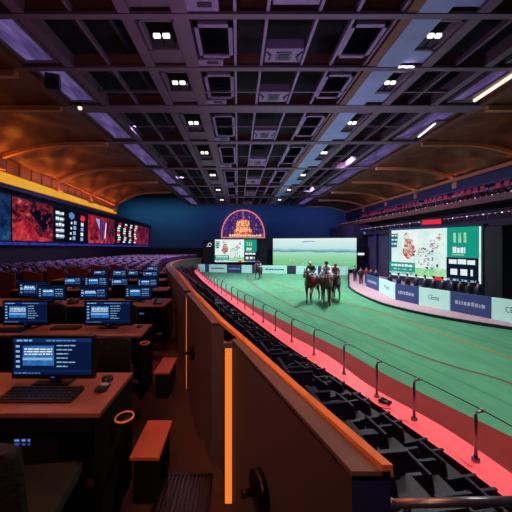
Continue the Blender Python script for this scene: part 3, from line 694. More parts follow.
# dark towers beside the screens
def tower(pa, pb, ptop, Y, lab, sign=False):
    a = at(pa, ptop, Y); c = at(pb, 262, Y); x0, x1 = a.x, c.x
    e = empty('equipment_tower', ((x0+x1)/2, Y+.5, ZT), 0, lab, 'tower'); w = (x1-x0)/2; h = a.z-ZT
    g = MB(); g.box((-w, -.5, 0), (w, .5, h), 'frame_dark'); g.build('cabinet', e, bevel=.03)
    for k in range(5):
        g = MB(); g.box((-w*.8, -.53, h*(.15+.16*k)), (w*.8, -.501, h*(.15+.16*k)+.05), 'facade'); g.build('trim_bar', e)
    if sign:
        g = MB(); g.tube([(.25+.28*math.cos(t*.5), -.55, h*.84+.28*math.sin(t*.5)) for t in range(12)], .05, 'e_wtext', 6); g.tube([(-.25, -.55, h*.78), (-.1, -.55, h*.8)], .07, 'e_wtext', 6); g.build('sign', e)
tower(203, 213.5, 240, 49.6, 'black tower with a small white ring sign beside the small led screen', True)
tower(258.5, 271, 238.5, 49.6, 'black tower between the small and the wide led screens')
tower(359.5, 371, 238, 43.5, 'mauve tower beside the wide led screen')
# domed sign on the end wall
e = empty('neon_sign', at(243, 238, 57.39), 0, 'half-round neon sign with an orange skyline on the blue end wall', 'sign')
R_, Hh = 4.1, 5.3
arc = [Vector((R_*math.cos(PI-PI*k/32), 0, Hh*math.sin(PI*k/32)**.85)) for k in range(33)]
g = MB(); vs = [p+Vector((0, .2, 0)) for p in arc]+[p+Vector((0, -.05, 0)) for p in arc]
g.add(vs, [tuple(range(33, 66))], 'e_dome'); g.add(vs, [(i, i+1, 34+i, 33+i) for i in range(32)]+[tuple(range(32, -1, -1))], 'frame_dark'); g.build('back_panel', e)
g = MB(); g.tube([p+Vector((0, -.12, 0)) for p in arc], .13, 'e_pink', 6); g.tube([(0, -.1, 3.6), (0, -.1, 5.2)], .06, 'e_pink', 6); g.tube([(-R_, -.12, .08), (R_, -.12, .08)], .12, 'e_pink', 6); g.build('neon_tube', e)
g = MB()
g.poly([(-1.75, -.1, .5), (1.75, -.1, .5), (1.75, -.1, 1.5), (1.3, -.1, 1.8), (1.3, -.1, 3.0), (.9, -.1, 3.2), (.8, -.1, 3.5), (-.5, -.1, 3.5), (-.9, -.1, 3.3), (-1.3, -.1, 2.9), (-1.35, -.1, 1.8), (-1.75, -.1, 1.5)], 'e_dome_glow')
g.build('skyline', e)
g = MB(); join_text(g, 'YIEU', (-1.15, -.16, 2.35), (1, 0, 0), (0, 0, 1), .95, 'e_glyph', 2.3); join_text(g, 'ABEH', (-1.35, -.16, 1.15), (1, 0, 0), (0, 0, 1), .85, 'e_glyph', 2.7)
x = -2.6; rnd = random.Random(5)
while x < 3.3: w = rnd.uniform(.15, .4); g.poly([(x, -.16, .28), (x+w, -.16, .28), (x+w, -.16, .5+rnd.random()*.25), (x, -.16, .6)], 'e_glyph'); x += w+.1
g.build('lettering', e)
# ------------------------------------------------------------------ track boards
def board(a, c, h, m, lab, txt=None, tm='board_text'):
    a = Vector(a); c = Vector(c); u = (c-a); L = u.length; rz = math.atan2(u.y, u.x)
    e = empty('track_board', ((a.x+c.x)/2, (a.y+c.y)/2, ZT+.02), rz, lab, 'advertising board', 'advertising boards around the track')
    g = MB(); g.box((-L/2+.02, -.05, 0), (L/2-.02, .05, h), m); g.build('panel', e, bevel=.015)
    g = MB(); g.box((-L/2+.1, .05, 0), (-L/2+.18, .45, .05), 'black'); g.box((L/2-.18, .05, 0), (L/2-.1, .45, .05), 'black'); g.build('foot', e)
    g = MB(); rnd = random.Random(lab)
    if txt == 'words':
        x = -L*.36; 
        while x < L*.34: w = rnd.uniform(.08, .22); g.poly([(x, -.055, h*.42), (x+w, -.055, h*.42), (x+w, -.055, h*(.55+.1*rnd.random())), (x, -.055, h*.6)], tm); x += w+.05
    elif txt:
        join_text(g, txt, (-L*.18, -.055, h*.42), (1, 0, 0), (0, 0, 1), h*.26, tm, L*.36)
    if g.v: g.build('lettering', e)
cols = [('e_board_mint', 'mint'), ('e_board_navy', 'slate blue')]
bpx = [(366.5, 286.3), (379.5, 291.4), (395.6, 299.6), (419, 304.8), (450.5, 310.8), (491.5, 319), (540, 328)]
bpts = [gd(x, y, 4.18) for x, y in bpx]
spec = [('e_board_navy', 'dull blue end board by the walkway corner', 'words', 'board_text_w'), ('e_board_mint', 'narrow mint board with a short dark word near the walkway corner', '-tue', 'board_text'), ('e_board_navy', 'slate blue board with small pale words under the large led screen', 'words', 'board_text_w'),
        ('e_board_mint', 'mint board with a small dark logo under the large led screen', 'CEma', 'board_text'), ('e_board_navy', 'wide slate blue board with pale lettering past the large led screen', 'words', 'board_text_w'), ('e_board_mint', 'mint board with a round dark letter cut by the frame edge', 'CEma', 'board_text')]
for i, (m, lab, t, tm) in enumerate(spec): board(bpts[i], bpts[i+1], 1.22, m, lab, t, tm)
fx = [(198, 'e_board_mint'), (205, 'e_board_navy'), (209, 'e_board_mint'), (227, 'e_board_navy'), (241.5, 'e_board_mint'), (252, 'e_board_navy'), (262, 'e_board_mint'), (287, 'facade'), (296, 'e_board_mint'), (318, 'e_board_navy'), (330, 'e_board_mint'), (348, None)]
fp = lambda px: gd(px, lerp(271.8, 275.3, (px-198)/150), 4.18)
far = ['first mint board beside the stand end', 'short blue board beside the stand end', 'long mint board under the small led screen', 'blue board with pale words under the small led screen', 'mint board behind the lone rider', 'short blue board past the lone rider', 'long mint board below the gap between the screens', 'dark mesh board under the wide led screen', 'mint board behind the left horse', 'blue board behind the three jockeys', 'mint board by the corner post']
for i in range(len(fx)-1): board(fp(fx[i][0]), fp(fx[i+1][0]), 1.15, fx[i][1], far[i], 'words' if i in (2, 3, 6) else None, 'board_text_w' if fx[i][1] == 'e_board_navy' else 'board_text')
e = empty('corner_post', (A[0].x, A[0].y, ZT) if False else (gd(348.8, 287, 4.2).x, gd(348.8, 287, 4.2).y, ZT), 0, 'slim dark post at the corner of the walkway', 'post')
g = MB(); g.box((-.05, -.05, 0), (.05, .05, 1.55), 'frame_dark'); g.build('pole', e)
g = MB(); g.box((-.14, -.14, 0), (.14, .14, .04), 'frame_dark'); g.build('base', e)

# ------------------------------------------------------------------ upper stand on the far side of the track
b = MB()   # facade below the balconies
b.box((18.6, 8, ZT), (20.9, 43, H0+1.3), 'facade'); b.box((17.1, 44.6, ZT), (20.9, 56, H0+2.9), 'facade')
struct(b, 'wall_stand', 'mauve facade of the upper stand')
b = MB()
for Y in (12, 15.5, 19, 22.5, 26, 29.5, 33, 36.5, 40): b.box((18.3, Y-.25, ZT), (18.59, Y+.25, H0+1.3), 'navy')
struct(b, 'wall_stand_column', 'navy piers along the stand facade')
for k, (z0, z1, xa, xb) in enumerate(((3.15, 3.65, 18.9, 20.9), (1.3, 1.75, 18.2, 20.9))):
    b = MB(); b.box((xa, 8, H0+z0), (xb, 56.5, H0+z1), 'beam_brown' if k == 0 else 'purple_dark'); struct(b, 'floor_balcony', 'balcony slab of the upper stand')
b = MB(); b.box((19.9, 8, H0+1.75), (20.9, 56, H0+3.15), 'black_wall'); struct(b, 'wall_gallery', 'dark wall of the lower gallery')
for k, (z, x) in enumerate(((3.66, 18.95), (1.77, 18.3))):
    e = empty('balcony_rail', (x, 8, H0+z), 0, ('pinkish rail of the upper balcony with small lamps', 'lamp studded rail of the lower balcony')[k], 'railing')
    g = MB(); g.tube([(0, 0, .45), (0, 48, .45)], .035, 'lav_frame', 6); g.build('handrail', e)
    for j in range(25):
        g = MB(); g.tube([(0, j*2, 0), (0, j*2, .45)], .025, 'lav_frame', 5); g.build('post', e)
    g = MB()
    for j in range(90): g.box((-.05, j*.53, .40 if k else -.05), (.0, j*.53+.08, .47 if k else .02), 'e_pink' if j % 3 else 'e_white')
    tag(g.build('lamp_string', e), kind='stuff')
# red seats on the balcony
def stadium_seat():
    g = MB(); g.box((-.22, -.24, .38), (.24, .24, .46), 'seat_red'); g.box((.18, -.24, .46), (.26, .24, .95), 'seat_red'); g.box((-.05, -.2, 0), (.05, .2, .38), 'knob'); return g
M['seat_mint'] = mat('mint seat', rgb(120, 190, 160), 0.5); M['seat_pink'] = mat('pink seat', rgb(226, 130, 140), 0.5)
protos = {}; nS = 0
cname = {'seat_red': 'red', 'seat_navy': 'navy', 'seat_mint': 'mint', 'seat_pink': 'pink'}
for r in range(2):
    for j in range(46):
        if (j*7+r*3) % 6 == 0: continue
        mc = ('seat_red', 'seat_red', 'seat_navy', 'seat_red', 'seat_pink', 'seat_red', 'seat_mint')[(j*5+r*3+j//4) % 7]
        if mc not in protos:
            g = stadium_seat(); g.mats = [mc if q == 'seat_red' else q for q in g.mats]; o = protos[mc] = g.build('balcony_chair', bevel=.03)
        else: o = protos[mc].copy(); C.objects.link(o)
        o.location = (19.25+r*.8, 14.5+j*.72, H0+3.66)
        tag(o, '%s seat on the upper balcony, %s along its %s row from the frame edge' % (cname[mc], nth(j), ('front', 'rear')[r]), 'seat', 'seats on the upper balcony'); nS += 1
# red led sign, window box
e = empty('led_sign', at(432, 222, 26.5), 0, 'small red led sign above the large led screen', 'sign'); e.rotation_euler[2] = -1.05
g = MB(); g.box((-.85, -.06, -.27), (.85, .1, .27), 'frame_dark'); g.build('housing', e)
g = MB(); s_ = Screen((-.78, -.065, -.2), (.78, -.065, -.2), (-.78, -.065, .2), (0, -1, 0), g); s_.rect(0, 0, 1, 1, 'e_red'); g.build('display', e)
a = at(372.5, 262, 44.4); c = at(382, 236, 44.4)
e = empty('window_1', ((a.x+c.x)/2, 44.55, (at(0, 248, 44.4).z))); tag(e, kind='structure'); tag(e, 'dark window in the mauve facade')
g = MB(); g.box((-.75, -.06, 0), (.75, .05, 1.75), 'black_wall'); tag(g.build('window_glass', e), kind='structure')
g = MB(); g.bar((-.8, -.08, 0), (-.8, -.08, 1.75), .1, .1, 'beam'); g.bar((.8, -.08, 0), (.8, -.08, 1.75), .1, .1, 'beam'); g.bar((-.8, -.08, 1.75), (.8, -.08, 1.75), .1, .1, 'beam'); tag(g.build('window_frame', e), kind='structure')
box_thing((17.0, 19.3, ZT), (18.25, 20.7, 2.85), 'black_wall', 'speaker_tower', 'tall black cabinet beside the large led screen', 'cabinet')
for k, (px, py, lab) in enumerate(((361, 254, 'small white lit sign low on the mauve tower'), (367, 233, 'tiny blue lit sign high on the mauve facade'))):
    e = at(px, py, 42.9); g = MB(); g.box((-.45, -.05, -.16), (.45, .05, .16), 'e_wtext' if k == 0 else 'e_textdim'); o = g.build('lit_sign'); o.location = e; tag(o, lab, 'sign')
# ------------------------------------------------------------------ ledge and railing on the track side
ZL = H0-3.5
b = MB(); N_ = min(len(LO), len(LI)); Z = Vector((0, 0, 1))
b.strip(LI, LO, 'red_ledge')
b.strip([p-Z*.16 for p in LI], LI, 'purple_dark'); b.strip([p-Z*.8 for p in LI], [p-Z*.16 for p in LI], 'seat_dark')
b.strip(LO, [p-Z*.69 for p in LO], 'dark_red')
struct(b, 'wall_ledge', 'red topped ledge between stand and track')
rail = empty('track_railing', (0, 0, ZL), 0, 'long railing of slim grey posts and a black cable on the red ledge', 'railing')
mid = [(a+c)/2 for a, c in zip(LO, LI)]
def mid_at(Y): return Vector(ip([(p.y, p.x) for p in mid], Y)+[Y, ZL]) if False else Vector((ip([(p.y, p.x) for p in mid], Y)[0], Y, ZL))
posts = []
for px, py in ((540, 512), (467, 461), (407, 420), (366.7, 397), (334.5, 374), (310, 355), (294, 342)): posts.append(mid_at(gd(px, py, 3.5).y))
Y = posts[-1].y
while Y < 41: 
    Y += 1.35; posts.append(mid_at(Y))
PH = .80
cab = []
for p in posts:
    t = (mid_at(p.y+.2)-mid_at(p.y-.2)).normalized(); nrm = Vector((t.y, -t.x, 0))
    q = p-Vector((0, 0, ZL)); cab.append(q+nrm*.14+Z*(PH-.0))
    g = MB(); g.tube([q, q+Z*PH*.93, q+Z*(PH*.985)+nrm*.03, q+Z*PH+nrm*.14], [.028, .024, .026, .02], 'grey_metal', 8)
    po = g.build('post', rail)
    g = MB(); g.tube([q, q+Z*.05], .06, 'grey_metal', 10); g.build('base', po)
    if p.y < 12:
        g = MB(); k = q-nrm*.2; g.bar(k-t*.1-Z*.06, k+t*.1-Z*.06, .03, .12, 'panel_navy'); g.tube([k+Z*0-nrm*.03-t*.07-Z*.03, k-nrm*.05+t*.06-Z*.1], .015, 'grey_metal', 6); g.build('bracket', po)
        g = MB(); g.sphere(q+nrm*.12+Z*PH, .035, 'grey_metal', 8, 6); g.build('clamp', po)
g = MB(); cc = cr(cab, 4); g.tube(cc, .010, 'black', 6); g.build('cable', rail)
# black binoculars on the ledge
c = gd(386, 404, 3.5); e = empty('binoculars', c, .75, 'small black binoculars lying on the red ledge between two posts', 'binoculars')
for sx in (-1, 1):
    g = MB(); g.tube([(sx*.05, -.10, .05), (sx*.05, -.02, .05), (sx*.055, .02, .05), (sx*.06, .12, .05)], [.03, .032, .045, .048], 'black', 10); g.build('barrel', e)
    g = MB(); g.disc((sx*.06, .122, .05), (0, 1, 0), .04, .01, 'knob'); g.build('lens', e)
g = MB(); g.bar((-.05, -.01, .06), (.05, -.01, .06), .06, .03, 'black'); g.build('bridge', e)
g = MB(); g.tube([(-.08, -.08, .04), (-.16, -.16, .01), (-.22, -.05, .01), (-.24, .05, .01)], .008, 'black', 5); g.build('strap', e)

# ------------------------------------------------------------------ curved partition between desks and stand
segs = [(.776, 1.86, 1), (2.25, 3.62, 3), (3.86, 6.2, 4), (6.35, 9.6, 5), (9.7, 14.5, 6), (14.6, 21, 7), (21.1, 29, 7), (29.1, 37, 7), (37.1, 46, 9)]
plab = ['nearest brown partition panel with a black knob and a navy end', 'second partition panel from the end, with orange light strips on both sides', 'third partition panel from the end, with a small black knob', 'fourth partition panel from the end beside the third desk row', 'fifth partition panel from the end beside the last desks',
        'partition panel beside the first audience rows', 'partition panel at the leftmost bulge of the curve', 'partition panel at the far bend beside the last audience rows', 'partition panel closing the far end of the stand']
plab[6] = 'partition panel where the curve bulges out towards the audience'; plab[0] = 'big brown partition panel with a black knob and a navy end face'
for i, (ya, yb, n) in enumerate(segs):
    e = empty('partition_panel', (rim(ya)[0], ya, fz(ya)), 0, plab[i], 'partition', 'panels of the curved partition'); off = -Vector((rim(ya)[0], ya, fz(ya)))
    I = []; O = []; Bi = []; Bo = []
    for k in range(n+1):
        Y = lerp(ya, yb, k/n); x, z, th = rim(Y); I.append(Vector((x, Y, z))+off); O.append(Vector((x+th, Y, z))+off)
        zb_ = min(fz(Y), z-1.36); Bi.append(Vector((x, Y, zb_))+off); Bo.append(Vector((x+th, Y, zb_-.05))+off)
    g = MB(); g.strip(I, Bi, 'panel'); g.strip(Bo, O, 'panel'); g.poly([I[0], Bi[0], Bo[0], O[0]], 'panel_navy' if i == 0 else 'panel'); g.poly([O[-1], Bo[-1], Bi[-1], I[-1]], 'panel_navy')
    g.build('body', e)
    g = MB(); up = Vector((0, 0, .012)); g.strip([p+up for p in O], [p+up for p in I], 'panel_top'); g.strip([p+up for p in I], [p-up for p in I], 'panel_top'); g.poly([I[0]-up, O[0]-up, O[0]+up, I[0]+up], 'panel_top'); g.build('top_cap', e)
    if i < 3:
        yk = (1.37, 3.1, 5.6)[i]; x, z, th = rim(yk); x2 = rim(yk+.1)[0]; nn = Vector((-.1, -(x-x2), 0)).normalized(); nn = Vector((-1, -.3, 0)).normalized()
        cpt = Vector((x, yk, z-.52))+off
        g = MB(); g.disc(cpt+nn*.018, nn, .07 if i else .085, .036, 'knob'); kn = g.build('knob', e)
        g = MB(); g.tube([cpt+nn*.02, cpt+nn*.085, cpt+nn*.10], [.018, .016, .018], 'knob', 8); g.build('lever', kn)
# polished orange rim rail on the outer edge
g = MB(); A_ = []; B2 = []; A0 = []; B0 = []
yy = [.776,  1.2, 1.86, 2.25, 3, 3.75, 5, 6.5, 8, 9, 10.5, 12, 14, 16, 18, 20, 22, 24, 26, 28, 31, 34, 37, 39.5, 42, 44, 46]
for Y in yy:
    x, z, th = rim(Y); w = lerp(.026, .075, min(1, (Y-.77)/6)); wob = .004*math.sin(Y*9)
    A_.append(Vector((x+th-w+.004, Y, z+.026+wob))); B2.append(Vector((x+th+.006, Y, z+.026+wob))); A0.append(Vector((x+th-w+.004, Y, z+.002))); B0.append(Vector((x+th+.006, Y, z-.004)))
g.strip(B2, A_, 'rim', True); g.strip(A_, A0, 'rim'); g.strip(B0, B2, 'rim'); g.poly([A0[0], B0[0], B2[0], A_[0]], 'rim')
tag(g.build('wooden_handrail'), 'polished orange wooden rim running along the curved partition', 'handrail')
# second curb behind the partition at the far bend
g = MB(); P = [Vector((rim(Y)[0]+rim(Y)[2]+.28, Y, rim(Y)[1]-.12)) for Y in yy if Y > 5]
for i in range(len(P)-1): g.bar(P[i], P[i+1], .06, .05, 'nosing')
tag(g.build('stand_handrail'), 'thin brown rail just behind the curved partition', 'handrail')
# vertical orange lights between panels
for i, (Y, w, lab) in enumerate(((1.93, .044, 'tall orange light strip between the first and second partition panels'), (3.74, .045, 'tall orange light strip between the second and third partition panels'), (6.28, .05, 'small orange light strip past the third partition panel'))):
    x, z, th = rim(Y); x = -.0615 if i == 0 else x+(0, .035, .05)[i]
    e = empty('light_strip', (x, Y, fz(Y)), 0, lab, 'light', 'orange light strips in the partition'); h = z-.06-fz(Y)
    g = MB(); g.box((-w/2, -.012, 0), (w/2, .012, h), 'e_orange'); g.build('tube', e)
    g = MB(); g.box((-w/2, .013, 0), (w/2+.003, .04, h+.03), 'panel'); g.build('housing', e)
    g = MB(); g.box((-w/2-.01, -.03, h), (w/2+.01, .04, h+.03), 'grey_metal'); g.build('cap', e)

# handrail at the bottom corner
e = empty('corner_handrail', (.62, 1.12, .1), 0, 'short metal handrail beside the navy end of the partition', 'handrail')
a = at(391, 503.5, 1.12)-Vector((.62, 1.12, .1)); c = at(560, 500, 1.14)-Vector((.62, 1.12, .1))
g = MB(); g.tube([a, c], .016, 'grey_metal', 10); g.build('rail', e)
g = MB(); g.sphere(a, .02, 'grey_metal'); g.build('cap', e)
g = MB(); g.tube([a+Vector((.06, 0, 0)), a+Vector((.06, .0, -.95))], .014, 'purple_dark', 8); g.build('post', e)

# ------------------------------------------------------------------ stand seats facing the track
def build_seat():
    e = empty('stand_chair', (0, 0, 0))
    g = MB(); g.box((-.20, -.23, .40), (.22, .23, .46), 'seat_dark'); g.build('seat', e, bevel=.015)
    g = MB(); g.hexa([(-.24, -.24, .42), (-.17, -.24, .42), (-.17, .24, .42), (-.24, .24, .42), (-.30, -.24, .86), (-.25, -.24, .86), (-.25, .24, .86), (-.30, .24, .86)], 'seat_navy'); g.build('backrest', e, bevel=.015)
    for s_ in (-1, 1):
        g = MB(); g.hexa([(-.26, s_*.27-.02, .0), (.16, s_*.27-.02, .0), (.16, s_*.27+.02, .0), (-.26, s_*.27+.02, 0), (-.26, s_*.27-.02, .62), (.20, s_*.27-.02, .62), (.20, s_*.27+.02, .62), (-.26, s_*.27+.02, .62)], 'seat_navy'); ar = g.build('armrest', e)
        g = MB(); g.box((-.26, s_*.27-.022, .62), (.21, s_*.27+.022, .635), 'seat_navy'); g.build('arm_cap', ar)
    return e
def simple_seat(mb=None, mname='seat_dark'):
    g = mb or MB(); g.box((-.20, -.24, .0), (.22, .24, .46), mname); g.hexa([(-.24, -.24, .42), (-.17, -.24, .42), (-.17, .24, .42), (-.24, .24, .42), (-.30, -.24, .86), (-.25, -.24, .86), (-.25, .24, .86), (-.30, .24, .86)], mname); return g
sp_seat = build_seat(); sp_far = simple_seat().build('stand_chair', bevel=0)
spots = []
for k in range(NR-1):
    Y = 2.2; j = 0
    while Y < 43:
        def sp(Y):
            x0, z0, th = rim(Y); x0 += th+.1; w = led(Y)-x0-.1; n = max(1, min(NR-1, int(w/.66)))
            t = (k+.55)/n; return n, Vector((lerp(x0, x0+w, t), Y, stand_pt(Y, math.floor(t*NR)/NR).z))
        n, p = sp(Y); q = sp(Y+.05)[1]
        if k < n and p.x > -20: spots.append((Y, k, j, p, math.atan2(mid_at(Y+.1).y-mid_at(Y-.1).y, mid_at(Y+.1).x-mid_at(Y-.1).x)-PI/2)); j += 1
        Y += .74+.010*Y
spots.sort(key=lambda s: s[0]); used_p = used_f = 0; stuff = MB()
for n, (Y, k, j, p, rz) in enumerate(spots):
    lab = 'dark seat of the curved stand, %s along its %s row from the partition' % (nth(j), nth(k))
    grp = 'seats of the curved stand'
    if n < 300:
        if Y < 9:
            o = sp_seat if not used_p else copy_tree(sp_seat); used_p += 1
        else:
            o = sp_far if not used_f else sp_far.copy()
            if used_f: C.objects.link(o)
            used_f += 1
        o.location = p; o.rotation_euler = (0, 0, rz); tag(o, lab, 'seat', grp)
    else:
        m4 = Matrix.Translation(p) @ Matrix.Rotation(rz, 4, 'Z'); t_ = simple_seat(); stuff.add([m4 @ Vector(v) for v in t_.v], t_.f, 'seat_dark')
if stuff.v: tag(stuff.build('far_stand_seats'), 'tiny dark seats at the far end of the curved stand', 'seats', None, 'stuff')

# ------------------------------------------------------------------ audience seats
def aud_seat(g, T=None):
    T = T or Matrix.Identity(4); k = len(g.v)
    t_ = MB(); t_.box((-.21, -.05, .42), (.21, .30, .50), 'seat_purple')
    t_.add([(-.22, -.06, .40), (.22, -.06, .40), (.22, -.14, .92), (.14, -.15, 1.0), (-.14, -.15, 1.0), (-.22, -.14, .92), (-.22, .0, .40), (.22, .0, .40), (.22, -.08, .92), (.14, -.09, 1.0), (-.14, -.09, 1.0), (-.22, -.08, .92)],
           [(5,4,3,2,1,0), (6,7,8,9,10,11), (0,1,7,6), (1,2,8,7), (2,3,9,8), (3,4,10,9), (4,5,11,10), (5,0,6,11)], 'seat_purple')
    t_.box((-.15, -.155, .93), (.15, -.075, 1.012), 'seat_highlight')  # pale block painted as the highlight on the seat top
    t_.box((-.2, -.03, .0), (-.15, .2, .42), 'knob'); t_.box((.15, -.03, .0), (.2, .2, .42), 'knob')
    for v, in [(v,) for v in t_.v]: pass
    b0 = len(g.v); g.v += [tuple(T @ Vector(v)) for v in t_.v]
    for f, mi in zip(t_.f, t_.mi): g.f.append(tuple(i+b0 for i in f)); g.mi.append(g.m(t_.mats[mi])); g.sm.append(False)
    return g
aproto = aud_seat(MB()).build('audience_chair'); cand = []
Y = 13.6; r = 0
while Y < 49:
    x1 = (rim(min(Y, 46))[0]-.7) if Y < 45 else -6.8; j = 0; x = x1-random.uniform(0, .4)
    while x > -16.6 and abs((x-CX*0)*F/Y+CX) < 2000:
        px = x*F/Y+CX
        if px > -6: cand.append((Y, r, j, x))
        x -= .78; j += 1
    Y += 1.05; r += 1
first = True; stuff = MB()
for n, (Y, r, j, x) in enumerate(cand):
    yy_ = Y+.03*abs(x+10)*0
    if n < 300:
        o = aproto if first else aproto.copy()
        if not first: C.objects.link(o)
        first = False
        o.location = (x, yy_, fz(Y)); o.rotation_euler = (0, 0, random.uniform(-.08, .08))
        tag(o, 'purple grey audience seat, %s from the partition in the %s row' % (nth(j), nth(r)), 'seat', 'audience seats under the video wall')
    else: aud_seat(stuff, Matrix.Translation((x, yy_, fz(Y))))
tag(stuff.build('far_audience_seats'), 'countless small purple grey seats filling the far audience floor', 'seats', None, 'stuff')
# brown wooden screens behind the desks
for i, (pa, pb, py, Y) in enumerate(((-4, 16, 270.5, 10.2), (23, 43, 270.5, 10.8), (47, 65, 266.5, 11.5), (68, 88, 266, 12.2), (91, 107, 264.3, 12.9), (110, 124, 263.8, 13.2))):
    a = at(pa, py, Y); c = at(pb, py, Y); e = empty('wooden_screen', ((a.x+c.x)/2, Y, fz(Y)), -.08, 'brown wooden screen before the audience seats, %s one from the left wall' % nth(i), 'screen', 'brown wooden screens behind the desks')
    w = (c.x-a.x)/2; h = a.z-fz(Y); g = MB()
    g.hexa([(-w, -.03, .1), (w, -.03, .1), (w, .03, .1), (-w, .03, .1), (-w, -.03, h), (w*.8, -.03, h-.0), (w*.8, .03, h-.0), (-w, .03, h)] if False else [(-w, -.03, .1), (w, -.03, .1), (w, .03, .1), (-w, .03, .1), (-w, -.03, h), (w, -.03, h-.12), (w, .03, h-.12), (-w, .03, h)], 'brown_wood'); g.build('panel', e, bevel=.01)
    for s_ in (-1, 1):
        g = MB(); g.box((s_*w*.8-.03, -.15, 0), (s_*w*.8+.03, .15, .1), 'black'); g.build('foot', e)

# ------------------------------------------------------------------ desks
def desk(x0, x1, y0, y1, drop, lab, port=True):
    zf = fz(y0); zt_ = H0-drop; e = empty('desk', ((x0+x1)/2, (y0+y1)/2, zf), 0, lab, 'desk', 'long desks in rows'); h = zt_-zf; w = (x1-x0)/2; d = (y1-y0)/2
    g = MB(); g.box((-w, -d, h-.03), (w, d, h), 'desk_top'); g.build('desktop', e, bevel=.006)
    for s_ in (-1, 1):
        g = MB(); g.box((s_*w-.02-(.02 if s_ > 0 else -.02), -d+.02, 0), (s_*w+.02-(.02 if s_ > 0 else -.02), d-.02, h-.031), 'desk_body'); g.build('side_panel', e)
    g = MB(); g.box((-w+.05, d-.07, .05), (w-.05, d-.04, h-.031), 'desk_body'); g.build('modesty_panel', e)
    g = MB(); g.box((-w+.05, -d+.03, h-.12), (w-.05, -d+.05, h-.031), 'desk_body'); g.build('apron', e)
    return e
DK = [(-3.1, -.745, 1.615, 2.13, .91, 'front desk with the largest monitor beside the aisle'), (-4.6, -1.118, 3.45, 3.94, 1.05, 'second desk row carrying two wide monitors'),
      (-5.4, -1.38, 5.55, 6.35, 1.15, 'third desk row carrying four overlapping monitors'), (-5.9, -1.85, 7.75, 8.4, 1.20, 'fourth desk row under a line of small monitors'),
      (-6.2, -2.45, 9.9, 10.55, 1.20, 'fifth desk row with small monitors before the wooden screens'), (-4.2, -3.0, 12.2, 12.75, 1.20, 'short last desk nearest the audience seats')]
for d in DK: desk(*d)
# cup holders on the desk ends
for i, (px, py, drop, r, lab) in enumerate(((124, 417, 1.05, .052, 'orange rimmed round cup holder on the end of the front desk'), (152.5, 343, 1.13, .05, 'small orange rimmed cup holder on the end of the second desk row'))):
    c = gd(px, py, drop); c.x = DK[i][1]+r+.004; e = empty('cup_holder', c, 0, lab, 'cup holder', 'cup holders on the desk ends')
    g = MB(); g.tube([(r*math.cos(t*PI/12), r*1.15*math.sin(t*PI/12), 0) for t in range(24)], .006, 'rim', 8, True); g.build('rim', e)
    g = MB(); g.tube([(0, 0, -.035), (0, 0, -.008)], r*.85, 'black', 16); g.build('cup', e)
    g = MB(); g.bar((-r-.004, 0, -.02), (-r+.015, 0, -.02), .06, .03, 'black'); g.build('bracket', e)
# low orange benches
for i, (x0, x1, y0, y1, z, lab) in enumerate(((-.69, -.50, 1.90, 2.30, .31, 'orange topped low bench at the end of the front desk'), (-.98, -.795, 3.48, 3.94, .17, 'smaller orange topped low bench at the end of the second desk row'))):
    zf = fz(y0); e = empty('low_bench', ((x0+x1)/2, (y0+y1)/2, zf), 0, lab, 'bench', 'low benches beside the aisle'); w = (x1-x0)/2; d = (y1-y0)/2; h = z-zf
    g = MB(); g.box((-w, -d, h-.025), (w, d, h), 'bench'); g.build('seat', e, bevel=.004)
    g = MB(); g.box((-w+.02, -d+.02, 0), (w-.02, d-.02, h-.026), 'desk_body'); g.build('base', e)
